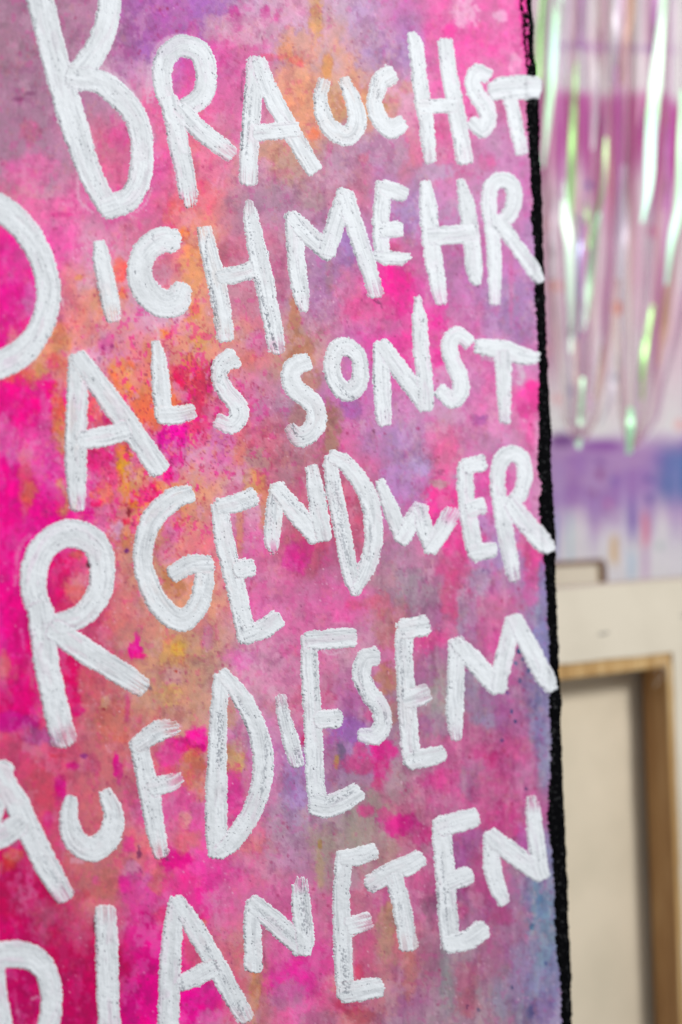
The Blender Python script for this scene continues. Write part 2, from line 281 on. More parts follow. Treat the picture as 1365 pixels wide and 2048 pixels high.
 (395, 1480, 22, 26, 'f01094', .95), (365, 1490, 26, 14, 'cc1878', .9), (400, 1495, 14, 9, 'b80870', .8), (340, 1510, 26, 40, 'dc3c94', .8), (345, 1540, 14, 12, 'cc5060', .6), (390, 1540, 26, 40, 'd07050', .8), (400, 1575, 26, 26, 'd88068', .7), (375, 1600, 20, 26, 'd84c90', .6), (465, 1520, 18, 40, 'c89058', .85), (480, 1510, 14, 40, 'c49c58', .7), (480, 1470, 16, 40, 'c888a0', .7), (470, 1590, 20, 60, 'e02c90', .8), (460, 1430, 16, 30, 'bc8c74', .8), (495, 1560, 10, 50, 'd06c90', .5), (490, 1400, 30, 20, 'd888b0', .4), (580, 1300, 20, 14, 'ee4494', .8), (480, 1320, 36, 20, 'dc58ac', .6), (560, 1340, 50, 60, 'd084ac', .5), (610, 1485, 10, 14, 'dc1c58', .8), (605, 1500, 6, 8, 'e0c4a0', .7), (650, 1400, 20, 26, 'e03480', .7), (655, 1380, 16, 30, 'cc5080', .5), (700, 1460, 40, 30, 'a05ab4', .8), (735, 1400, 12, 26, 'c04898', .6), (740, 1430, 12, 16, 'dc3c84', .7), (660, 1530, 30, 40, 'a05c84', .6), (682, 1500, 10, 22, '6c5880', .7), (673, 1525, 7, 12, 'c49444', .8), (720, 1530, 40, 20, 'd83c84', .8), (765, 1500, 32, 30, 'f02090', .95), (768, 1540, 16, 26, 'e82888', .9), (755, 1570, 10, 12, 'dc3c80', .7), (720, 1500, 14, 16, 'ec3c90', .8),
 (590, 1530, 26, 50, 'a878b8', .7), (585, 1600, 26, 70, 'a07cbc', .7), (570, 1650, 50, 50, 'b08cac', .6), (640, 1680, 26, 50, 'a89080', .6), (640, 1600, 22, 60, 'a86ca0', .5), (790, 1570, 30, 40, 'b09098', .7), (740, 1640, 50, 60, 'a49488', .7), (800, 1250, 20, 60, 'cc7070', .5), (770, 1260, 26, 40, 'c47070', .7), (775, 1360, 24, 30, 'c87c64', .9), (785, 1420, 16, 30, 'b87470', .7), (840, 1330, 14, 30, 'cc5c90', .6), (870, 1280, 36, 30, 'ea4494', .9), (900, 1260, 20, 20, 'e06ca0', .6), (870, 1330, 12, 40, '9c6888', .7), (850, 1350, 26, 30, 'b45c9c', .7), (880, 1400, 26, 40, 'a09098', .8), (870, 1450, 30, 30, 'a0809c', .7), (850, 1450, 16, 20, 'a85090', .6), (925, 1230, 12, 60, 'a088a8', .7), (945, 1240, 12, 50, 'b484b0', .6), (985, 1290, 20, 40, 'dc4c9c', .8), (930, 1370, 30, 30, '9c88ac', .8), (960, 1400, 40, 40, '9c78a4', .7), (985, 1440, 40, 14, '9888b4', .7), (1020, 1330, 24, 40, 'c0549c', .8), (1010, 1420, 26, 50, 'b0589c', .8), (1040, 1460, 20, 40, 'c45ca0', .6),
 (1085, 1290, 20, 60, '847cb4', .9), (1080, 1420, 18, 80, '8c84b8', .9), (1090, 1520, 14, 60, '9890bc', .8), (1060, 1360, 16, 50, '8468a4', .7), (1000, 1515, 60, 40, 'd83c8c', .8), (1040, 1500, 30, 30, 'e860a0', .7), (985, 1520, 14, 16, 'd01c74', .8), (890, 1580, 60, 40, 'e4509c', .85), (890, 1560, 24, 26, 'f03c98', .8), (830, 1600, 40, 30, 'd8789c', .6), (940, 1560, 20, 40, 'a06894', .7), (960, 1560, 22, 40, 'a45c8c', .6), (980, 1580, 40, 40, 'dc4890', .7), (1040, 1540, 12, 14, 'b088b0', .8), (1055, 1560, 26, 60, 'd85ca0', .7), (1020, 1530, 22, 20, 'b03c80', .6), (830, 1535, 30, 12, 'a86888', .6),
 (800, 1650, 40, 22, 'ee1c90', .9), (815, 1640, 16, 14, 'd81c84', .8), (845, 1670, 26, 20, 'd42c80', .9), (735, 1620, 22, 14, 'e03080', .8), (770, 1630, 14, 14, 'dc3888', .7), (770, 1700, 30, 30, 'b88c88', .7), (1010, 1650, 50, 50, 'dc3c8c', .8), (1030, 1690, 26, 16, 'a04478', .7), (940, 1690, 30, 40, 'b454a0', .8), (930, 1720, 30, 30, 'b458a0', .7), (960, 1760, 30, 60, 'c04484', .8), (915, 1820, 20, 20, 'cc5088', .7), (1050, 1700, 20, 50, 'c050a8', .8),
 (860, 1800, 16, 60, '985c7c', .7), (850, 1760, 30, 60, 'dc5494', .6), (780, 1840, 10, 40, 'c08c54', .8), (775, 1870, 20, 60, 'c08878', .8), (820, 1940, 16, 60, 'd07470', .7), (730, 1900, 20, 60, 'd85088', .6), (715, 1945, 20, 20, 'dc3c68', .8), (770, 1990, 30, 50, 'c87884', .7), (860, 1910, 30, 40, 'a85c84', .7), (888, 1940, 9, 90, '948490', .9), (895, 1980, 12, 70, '948494', .7), (930, 1960, 26, 40, 'c06084', .8), (940, 2010, 26, 30, 'c0607c', .8), (980, 1900, 30, 60, 'c46c98', .7), (970, 1950, 10, 60, 'bc709c', .5), (1030, 1850, 40, 50, 'b0709c', .7), (1000, 1830, 26, 20, 'bc3c80', .7), (1080, 1830, 24, 60, '6c84ac', .9), (1095, 1880, 18, 60, '7490b4', .8), (1040, 1950, 26, 60, '9c84b0', .7), (1075, 1990, 30, 50, '8480b0', .7), (1085, 2020, 26, 36, '7c60a0', .8), (1050, 2030, 30, 30, '84749c', .7), (1000, 2000, 26, 40, '9088a8', .7), (1090, 1760, 14, 40, '8490b8', .8), (1040, 1740, 26, 18, 'a07898', .6),
 # bottom left
 (10, 1725, 26, 22, 'c83438', .9), (30, 1710, 20, 14, 'c86050', .8), (20, 1790, 40, 50, 'b4104c', .7), (60, 1800, 26, 30, 'b8507c', .6), (100, 1840, 40, 40, 'b84c6c', .7), (160, 1740, 40, 40, 'c07070', .7), (195, 1760, 12, 12, 'e05090', .7), (215, 1770, 26, 30, 'b06860', .7), (165, 1790, 20, 10, 'b84858', .7), (90, 1700, 20, 16, 'd06060', .6), (95, 1640, 14, 16, 'c02c78', .7), (235, 1680, 16, 26, 'b87874', .7), (265, 1740, 20, 26, 'cc80a8', .8), (290, 1780, 18, 30, 'd07cb0', .8), (275, 1790, 40, 40, 'd43c90', .7), (250, 1770, 12, 20, 'd82c90', .8), (278, 1704, 5, 14, '703058', .8), (260, 1690, 16, 20, 'd8388c', .7), (320, 1760, 22, 26, 'c86c70', .8), (350, 1720, 30, 22, 'd80c80', .85), (375, 1680, 26, 26, 'd87070', .7), (370, 1640, 14, 20, 'd89890', .8), (350, 1660, 20, 30, 'd06080', .5), (360, 1770, 40, 40, 'dc3c88', .7), (440, 1740, 50, 40, 'e0389c', .6), (460, 1770, 40, 30, 'd83890', .5), (290, 1845, 16, 20, 'c80c74', .85), (285, 1880, 40, 60, 'd42c88', .6), (300, 1920, 26, 26, 'd0087c', .8), (320, 1830, 16, 20, 'cc4070', .7), (130, 1900, 36, 60, 'b00c50', .8), (110, 1880, 20, 20, 'b01850', .6), (150, 1850, 24, 40, 'bc5070', .6), (165, 1880, 14, 40, 'b8406c', .6), (40, 1990, 30, 60, 'b00458', .8), (160, 2000, 40, 60, 'b40454', .8), (260, 2010, 20, 50, 'c00c78', .8), (290, 1990, 30, 26, 'c80078', .6), (395, 1835, 14, 12, 'd01c70', .7), (410, 1860, 8, 20, 'd86c50', .7), (440, 1830, 20, 60, 'dc68a0', .7), (450, 1900, 20, 40, 'd06c84', .7), (385, 1905, 16, 26, 'cc4c78', .8), (400, 1990, 40, 26, 'e41c94', .8), (380, 2010, 20, 40, 'e80090', .7), (420, 2040, 30, 20, 'cc70a4', .6), (510, 1975, 14, 40, 'c48058', .85), (505, 2030, 10, 40, 'cc8060', .8), (590, 1960, 50, 40, 'ea2098', .9), (640, 1920, 30, 30, 'e83c98', .8), (560, 1900, 36, 40, 'dc60a0', .6), (580, 1990, 40, 30, 'b86898', .7), (660, 2000, 30, 30, 'e04c90', .7), (700, 2010, 30, 20, 'cc3060', .8), (720, 2030, 30, 20, 'c4485c', .7), (640, 2040, 40, 20, 'b06088', .7), (520, 1730, 60, 30, 'd070a4', .6), (560, 1700, 40, 40, 'b888a8', .6), (590, 1720, 30, 30, 'b880a8', .6), (650, 1730, 20, 60, 'a8908c', .6), (640, 1740, 10, 40, 'b89470', .6), (640, 1688, 5, 10, 'b0843c', .8), (470, 1810, 30, 60, 'dc6c9c', .5), (700, 1760, 20, 30, 'a490a0', .4),
]
SPLASH += [(1038, 1302, 5, 5, '1c4c80', .95, .1), (1046, 1318, 4, 5, '204c84', .95, .1), (1032, 1327, 4, 5, '244c84', .95, .1), (1058, 1342, 5, 6, '2c5088', .8, .1), (1040, 1362, 5, 5, '3c4488', .8, .1),
 (1023, 1423, 3, 4, '2c3c80', .9, .1), (1031, 1443, 3, 4, '283c80', .9, .1), (1015, 1385, 3, 4, '584890', .8, .1), (1005, 1480, 4, 4, '483c84', .7, .1), (1054, 1578, 4, 4, '503070', .8, .1), (1075, 1400, 7, 20, '58609c', .6, .2), (1065, 1853, 5, 8, '285c94', .8, .2), (1080, 1800, 8, 14, '4878a8', .6, .2), (1092, 1927, 4, 5, '3c4c88', .7, .1), (1025, 1975, 4, 5, '446090', .8, .1), (935, 2014, 3, 6, '5c3060', .8, .1), (958, 2020, 4, 5, '4c4070', .8, .1), (1060, 2025, 9, 14, '4c5c94', .6, .2), (887, 942, 4, 4, 'a0346c', .6, .1), (836, 857, 4, 4, 'b02c6c', .6, .1), (749, 862, 3, 5, '702c50', .7, .1), (1105, 1100, 3, 3, 'e060b0', .0, .1)]

# washes and smudges dragged thinly by the brush: (points, width, colour, strength)
WASH = [
 ([(300, 200), (302, 150), (316, 100), (350, 76), (385, 78)], 20, 'd4b4c8', .6), ([(299, 185), (300, 150), (313, 100), (340, 74)], 4, 'e4d0dc', .35),
 ([(330, 235), (345, 300), (352, 370)], 8, 'e0b0c8', .5), ([(205, 135), (235, 152), (262, 180), (274, 205)], 12, 'd0b0c4', .7),
 ([(155, 355), (160, 400), (185, 425)], 8, 'e0b8cc', .6), ([(276, 438), (262, 430), (290, 410), (304, 375)], 5, 'dcc8d4', .6),
 ([(308, 652), (318, 665), (316, 690)], 6, 'dcc4cc', .6), ([(648, 1303), (668, 1308), (690, 1303)], 9, 'd4a8c0', .8), ([(544, 1380), (552, 1392)], 22, 'dcb0c4', .5),
 ([(1038, 728), (1044, 750), (1040, 765)], 16, 'ccb8c8', .75), ([(965, 716), (985, 720)], 9, 'b8a8b8', .6), ([(120, 595), (126, 600), (125, 610)], 8, 'e0bcc8', .7),
 ([(30, 1170), (38, 1100), (60, 1070)], 10, 'e090b0', .6), ([(42, 1260), (50, 1300)], 10, 'e090b8', .5), ([(275, 1130), (282, 1180), (298, 1215)], 12, 'd8b0b8', .6),
 ([(145, 1720), (155, 1722), (165, 1720)], 14, 'd8a8bc', .6), ([(75, 1700), (90, 1740), (110, 1790)], 16, 'd090ac', .5), ([(342, 1450), (362, 1452), (352, 1468)], 6, 'e0a8c8', .7),
 ([(62, 2000), (75, 1993)], 6, 'd0a0b4', .8), ([(28, 1980), (40, 2048)], 8, 'd888a8', .4), ([(705, 1900), (712, 1985)], 5, 'd8c0cc', .5), ([(862, 1000), (850, 1010)], 8, 'd8b0c8', .4),
 ([(608, 955), (614, 985)], 7, 'c89cac', .6), ([(498, 1170), (500, 1150)], 6, 'e0b0cc', .4),
 # dark underpaint showing beside the strokes, with some edge shadow painted in
 ([(592, 300), (602, 322), (614, 340)], 9, '3c2c3c', .75), ([(488, 140), (484, 165), (483, 200)], 6, '4c2c44', .5), ([(485, 345), (490, 362)], 6, '4c2c44', .5), ([(536, 200), (552, 232)], 8, 'a03870', .5),
 ([(296, 1372), (304, 1380)], 9, '705868', .8), ([(100, 1465), (104, 1488)], 14, '806080', .8), ([(583, 1525), (598, 1532)], 9, '6c5c84', .7), ([(190, 560), (198, 590), (203, 610)], 7, '6c3c5c', .5),
 ([(190, 1840), (190, 1862)], 8, '501828', .9), ([(192, 1960), (197, 1995)], 7, '601030', .8), ([(178, 1122), (180, 1134)], 7, '401828', .8), ([(250, 255), (262, 275), (264, 300)], 5, '703850', .6),
 ([(330, 1695), (335, 1720)], 8, '503848', .6), ([(30, 1655), (28, 1690)], 14, '806c74', .7), ([(80, 1740), (88, 1760)], 6, '806070', .5), ([(74, 1940), (78, 1970)], 5, '501020', .7),
 ([(750, 600), (765, 612)], 8, '5c3050', .7), ([(870, 595), (880, 612)], 6, '503050', .6), ([(948, 562), (956, 572)], 7, '404048', .8), ([(977, 590), (980, 608)], 6, '504860', .7), ([(1012, 480), (1030, 505), (1060, 545), (1070, 560)], 4, '504050', .6),
 ([(1022, 230), (1030, 270), (1040, 310)], 5, '6c4c68', .6), ([(752, 790), (754, 845)], 5, '482838', .7), ([(598, 1045), (612, 1068)], 5, '482030', .6), ([(842, 1080), (852, 1105)], 5, '584860', .6), ([(780, 1775), (790, 1810), (795, 1860)], 5, '503850', .6),
 ([(470, 1220), (476, 1275)], 6, '543048', .7), ([(528, 1900), (532, 1935)], 5, '7c3858', .6), ([(1020, 1275), (1024, 1262)], 4, '503050', .5), ([(690, 2010), (735, 2008)], 5, '803050', .5), ([(372, 1975), (362, 1985)], 4, '503848', .6),
 ([(424, 738), (420, 770)], 10, '701030', .5), ([(1030, 1150), (1032, 1165)], 12, 'a49cb4', .6), ([(146, 1002), (150, 1020)], 14, 'a898b4', .6)]

def seg_dist(X, Y, P, W):
    """distance to a polyline with per-point half widths: best (dist-halfwidth), dist, lateral sign, arc length, total"""
    best = np.full(X.shape, 1e9); dd = np.full(X.shape, 1e9); lat = np.zeros(X.shape); arc = np.zeros(X.shape); hwb = np.ones(X.shape)
    s = 0.0; over = np.zeros(X.shape); n = len(P) - 1
    for i in range(n):
        ax, ay = P[i]; bx, by = P[i + 1]; L = math.hypot(bx - ax, by - ay) + 1e-9
        ux, uy = (bx - ax) / L, (by - ay) / L
        t = (X - ax) * ux + (Y - ay) * uy; l = (X - ax) * uy - (Y - ay) * ux
        tc = np.clip(t, 0, L); o = np.abs(t - tc)
        if i not in (0, n - 1): oo = o
        else:
            end = ((i == 0) & (t < 0)) | ((i == n - 1) & (t > L)); oo = np.where(end, o * 1.45, o)
        d = (np.abs(l) ** 2.7 + oo ** 2.7) ** (1 / 2.7)
        d = np.where(o > 0, np.where(oo > o, d, np.hypot(l, o)), np.abs(l))
        hw = W[i] + (W[i + 1] - W[i]) * tc / L
        m = (d - hw) < best
        best = np.where(m, d - hw, best); dd = np.where(m, d, dd); lat = np.where(m, l, lat); arc = np.where(m, s + t, arc); hwb = np.where(m, hw, hwb)
        s += L
    return best, dd, lat, arc, hwb, s

def smooth_path(pts, step=7.0, closed=False):
    P = np.array([p[:2] for p in pts], float); W = np.array([p[2] for p in pts], float)
    if closed: P = np.vstack([P, P[:1]]); W = np.append(W, W[0])
    n = len(P); out = []; ow = []
    for i in range(n - 1):
        if closed: p0 = P[i - 1] if i > 0 else P[n - 2]; p3 = P[i + 2] if i + 2 < n else P[1]
        else: p0 = P[i - 1] if i > 0 else 2 * P[0] - P[1]; p3 = P[i + 2] if i + 2 < n else 2 * P[-1] - P[-2]
        p1, p2 = P[i], P[i + 1]; k = max(1, int(round(np.linalg.norm(p2 - p1) / step)))
        for j in range(k):
            t = j / k
            out.append(0.5 * ((2 * p1) + (-p0 + p2) * t + (2 * p0 - 5 * p1 + 4 * p2 - p3) * t * t + (-p0 + 3 * p1 - 3 * p2 + p3) * t ** 3))
            ow.append(W[i] + (W[i + 1] - W[i]) * t)
    out.append(P[-1]); ow.append(W[-1])
    return np.array(out), np.array(ow) / 2

def sheet_color(x, y, fine=True):
    """sRGB pigment of the sheet at picture trace x, y"""
    # pigments creep irregularly: warp the place they are looked up
    wx = x + 38 * (fbm(x / 62, y / 80, 3, 4, .6) - .5) * 2 + 10 * (fbm(x / 9, y / 13, 5, 3, .6) - .5) * 2
    wy = y + 44 * (fbm(x / 58, y / 90, 11, 4, .6) - .5) * 2 + 12 * (fbm(x / 9, y / 15, 13, 3, .6) - .5) * 2
    c = chart_color(wx, wy)
    for s in SPLASH:
        sx, sy, rx, ry, h, a = s[:6]; rim = s[6] if len(s) > 6 else .34
        m = (np.abs(x - sx) < rx * 2.4 + 8) & (np.abs(y - sy) < ry * 2.4 + 8)
        if not m.any(): continue
        xm, ym = x[m], y[m]; rr = min(rx, ry)
        amp = min(rr * .5, 16)
        dx = xm + amp * (fbm(xm / (rr * .9 + 4), ym / (rr * 1.1 + 4), 41, 4, .62) - .5) * 2.4 - sx
        dy = ym + amp * (fbm(xm / (rr * .9 + 4), ym / (rr * 1.1 + 4), 57, 4, .62) - .5) * 2.4 - sy
        d = np.sqrt((dx / rx) ** 2 + (dy / ry) ** 2)
        n = fbm(xm / 8 + sx, ym / 10 + sy, 71, 4, .68)
        k = a * sstep(1.0 + rim * .75, 1.0 - rim * .75 - .1, d + (n - .5) * .85)
        c[m] = c[m] * (1 - k[:, None]) + hx(h) * k[:, None]
        if rr > 9:      # pigment dries darker along the rim of a wash
            tide = .13 * a * np.exp(-((d + (n - .5) * .85 - 1.0) / .07) ** 2) * sstep(.35, .7, vn(xm / 30 + sy, ym / 30, 77))
            c[m] = c[m] * (1 - tide[:, None] * np.array([.5, 1.2, .6]))
    # blooms: paler water marks and deeper pools
    n1 = fbm(x / 30, y / 34, 91, 4, .6); n2 = fbm(x / 11, y / 13, 97, 3, .6); n3 = fbm(x / 4.2, y / 4.8, 101, 2, .6)
    mean = c.mean(-1, keepdims=True)
    sat = (1 + .30 * (n1 - .5) + .22 * (n2 - .5))[..., None]
    c = mean + (c - mean) * sat
    n4 = vn(x / 3.1, y / 3.1, 103) - .5
    c = c * (1 + .13 * (n1 - .5) + .11 * (n2 - .5) + .07 * (n3 - .5) + .04 * n4)[..., None]
    pale = sstep(.53, .60, fbm(x / 26, y / 34, 121, 5, .66))[..., None] * .20 * vn(x / 60, y / 60, 123)[..., None] * 1.5
    c = c * (1 - pale) + hx('e2b4cc') * pale
    # granulated pigment gathers in the tooth of the paper
    deep = sstep(.55, .62, fbm(x / 17, y / 20, 131, 4, .58)) * sstep(.38, .56, fbm(x / 60, y / 70, 133, 2))
    c = c * (1 - .11 * deep[..., None] * np.array([.5, 1.1, .6]))
    # runs: vertical drips of thinned paint, stronger towards the lower right and the left rim
    run = fbm((x + 8 * vn(x / 40, y / 60, 143)) / 12, y / 75, 141, 3, .6); zone = sstep(640, 900, x) * sstep(1000, 1500, y) + .8 * sstep(330, 60, x) * sstep(700, 900, y) * sstep(1500, 1200, y) + .35 * sstep(380, 460, x) * sstep(820, 1000, y)
    k = np.clip((run - .5) * 2.6, -1, 1) * np.clip(zone, 0, 1)
    c = c + k[..., None] * np.array([.035, .07, .035])
    # crusted flecks of pigment around the orange and crimson patch, and fine dark ones elsewhere
    zone = np.exp(-(((x - 330) / 190) ** 2 + ((y - 860) / 240) ** 2)) + .25
    for sd_, sc, th, tint, st_ in ((161, 8, .725, 'b81048', .6), (163, 14, .70, 'f0148c', .75), (167, 12, .71, 'e89070', .5), (169, 4.5, .76, '7c1c50', .6), (171, 16, .70, 'dc90b8', .6)):
        k = .8 * st_ * sstep(th, th + .03, fbm(x / sc, y / (sc * 1.3), sd_, 3, .6) + .035 * zone) * np.clip(zone, 0, 1)
        c = c * (1 - k[..., None]) + hx(tint) * k[..., None]
    # the right-hand washes are dustier, the left rim keeps the raw neon pink
    mean = c.mean(-1, keepdims=True)
    keep = (1.0 - .17 * sstep(330, 520, x) - .06 * sstep(700, 900, x) + .03 * sstep(1100, 1500, y))[..., None]
    c = mean + (c - mean) * keep + .006; c = c * (1 - .075 * sstep(500, 800, x) * sstep(1000, 1400, y))[..., None]
    # fine sprayed specks
    cell = 13.0
    for seed, dens, rad, tint in ((201, .07, 1.5, '7c3460'), (211, .02, 2.6, '9c2c5c'), (221, .07, 1.3, 'eec8dc')):
        gx = np.floor(x / cell); gy = np.floor(y / cell)
        px_ = (gx + .15 + .7 * hash2(gx, gy, seed)) * cell; py_ = (gy + .15 + .7 * hash2(gx, gy, seed + 1)) * cell
        on = hash2(gx, gy, seed + 2) < dens * 2.6 * sstep(.45, .8, vn(gx / 8, gy / 8, seed + 3))
        d = np.hypot(x - px_, (y - py_) * .8); k = on * (.2 + .4 * hash2(gx, gy, seed + 5)) * sstep(rad + 1.2, rad - .8, d)
        c = c * (1 - k[..., None]) + hx(tint) * k[..., None]
    if fine:
        for pts, w, h, a in WASH:
            P = np.array(pts, float)
            m = (x > P[:, 0].min() - w) & (x < P[:, 0].max() + w) & (y > P[:, 1].min() - w) & (y < P[:, 1].max() + w)
            if not m.any(): continue
            p, hw = smooth_path([(q[0], q[1], w) for q in pts], 8)
            e, dd, lat, arc, hwb, L = seg_dist(x[m], y[m], p, hw)
            br = fbm(lat / 1.6 + pts[0][0], arc / 16, 151, 3); gr = fbm(x[m] / 2.4, y[m] / 2.4, 153, 2)
            k = a * sstep(1.5, -3, e + (gr - .5) * 6) * sstep(.25, .55, br * .6 + gr * .4)
            c[m] = c[m] * (1 - k[:, None]) + hx(h) * k[:, None]
    return np.clip(c, 0, 1)

GAIN = 1.04      # pigment albedo = linear colour * GAIN
CACHE = {}
def under_color(X, Y):
    g, u0, v0, st = CACHE['srgb'], CACHE['x0'], CACHE['y0'], CACHE['step']
    i = np.clip(np.round((X - u0) / st).astype(int), 0, g.shape[0] - 1); j = np.clip(np.round((Y - v0) / st).astype(int), 0, g.shape[1] - 1)
    return g[i, j]
def build_sheet():
    step = 3.0
    ys = np.arange(-170, 2300 + step, step); us = np.arange(-330, 1150, step)
    nx, ny = len(us), len(ys)
    Xr, Y = np.meshgrid(us, ys, indexing='ij')
    lim = edge_out(Y) - 5.0 + 2.0 * (fbm(Y / 9, Y * 0, 301, 3) - .5)
    t = (Xr - us[0]) / (us[-1] - us[0]); X = us[0] + t * (lim - us[0])
    c = sheet_color(X, Y); CACHE.update(srgb=c, x0=us[0], y0=ys[0], step=step); c = lin(c) * GAIN
    front = sheet(X, Y, 0.0).reshape(-1, 3); cols = c.reshape(-1, 3)
    q = grid_faces(nx, ny)
    # turned rim: the sheet has a thickness of 5 mm
    ring = [i * ny for i in range(nx)] + [(nx - 1) * ny + j for j in range(1, ny)] + [i * ny + ny - 1 for i in range(nx - 2, -1, -1)] + [j for j in range(ny - 2, 0, -1)]
    ring = np.array(ring); n0 = len(front); th = 0.005
    back = front[ring].copy(); back[:, 1] += th
    k = len(ring); a = ring; b = np.roll(ring, -1); ia = n0 + np.arange(k); ib = np.roll(ia, -1)
    side = np.stack([a, ia, ib, b], -1)
    corner = sheet(np.array([-330., edge_out(-170) - 2, edge_out(2300) - 2, -330.]), np.array([-170., -170., 2300., 2300.])); corner[:, 1] += th
    back_q = np.array([[n0 + k, n0 + k + 1, n0 + k + 2, n0 + k + 3]])
    V = np.vstack([front, back, corner]); C = np.vstack([cols, np.full((k + 4, 3), .5)])
    o = mesh_obj("painted_sheet", V, np.vstack([q, side, back_q]), MAT_SHEET, painting, C)
    return o
MAT_SHEET = paint_mat("washed_pigment", .75, .10, 1500, .13, 1300, .08, .0004)
build_sheet()

# ------------------------------------------------------------------ black rim of the sheet
def relief(name, x0, x1, y0, y1, step, field, mat):
    xs = np.arange(x0, x1 + step, step); ys = np.arange(y0, y1 + step, step)
    X, Y = np.meshgrid(xs, ys, indexing='ij')
    cov, H, C = field(X, Y)
    h = np.where(cov > 0, H, np.maximum(cov * 0.5, -1.5)) * PXM
    v = sheet(X, Y, h).reshape(-1, 3)
    k = (cov > -.8); keep = k[:-1, :-1] | k[1:, :-1] | k[:-1, 1:] | k[1:, 1:]
    q = grid_faces(len(xs), len(ys), keep)
    if not len(q): return None
    v, q, c = compact(v, q, lin(C).reshape(-1, 3))
    return mesh_obj(name, v, q, mat, painting, c)

def black_field(X, Y):
    o = edge_out(Y) + 3.8 * (fbm(Y / 17, Y * 0 + .3, 311, 5, .7) - .5) * 2 + 1.2
    i = edge_in(Y) + 4.5 * (fbm(Y / 7, Y * 0 + .8, 317, 4, .75) - .5) * 2 + 2.2 * (vn(X / 2.5, Y / 3.2, 319) - .5) * 2
    # top of the rim: raw magenta shows through in torn flecks
    top = sstep(150, 110, Y); fl = top * sstep(.46, .54, fbm(X / 5, Y / 16, 323, 3, .6)) * (X < o - 9) * (X > i + 3)
    cov = np.minimum(X - i, o - X); cov = np.where(fl > .5, -2.0, cov)
    rough = fbm(X / 4, Y / 5, 331, 4, .7)
    H = 1.2 * sstep(0, 3, cov) + 3.2 * (rough - .42) * sstep(0, 6, cov) + .25
    # outer lip bends back over the side
    lip = sstep(5, 0, o - X); H = H * (1 - lip) - lip * 3.0
    H = np.where(X > o - 1.5, -10 * sstep(o - 1.5, o, X), H)
    H = np.where(X > edge_out(Y) - 4, H, np.maximum(H, .3))
    H = np.where(o - X < 1.5, -9.0, H)
    cc = hx('050507') + .04 * sstep(.60, .74, fbm(X / 2.4, Y / 2.6, 337, 2))[..., None] + .26 * sstep(.78, .84, fbm(X / 3.0, Y / 3.4, 339, 2))[..., None]
    return cov, H, np.broadcast_to(cc, X.shape + (3,)).copy()
m_black = paint_mat("black_edge_paint", .85, .03, 900, .3, 700, .6, .0008)
relief("black_edge", 1015, 1175, -168, 2298, 1.6, black_field, m_black)

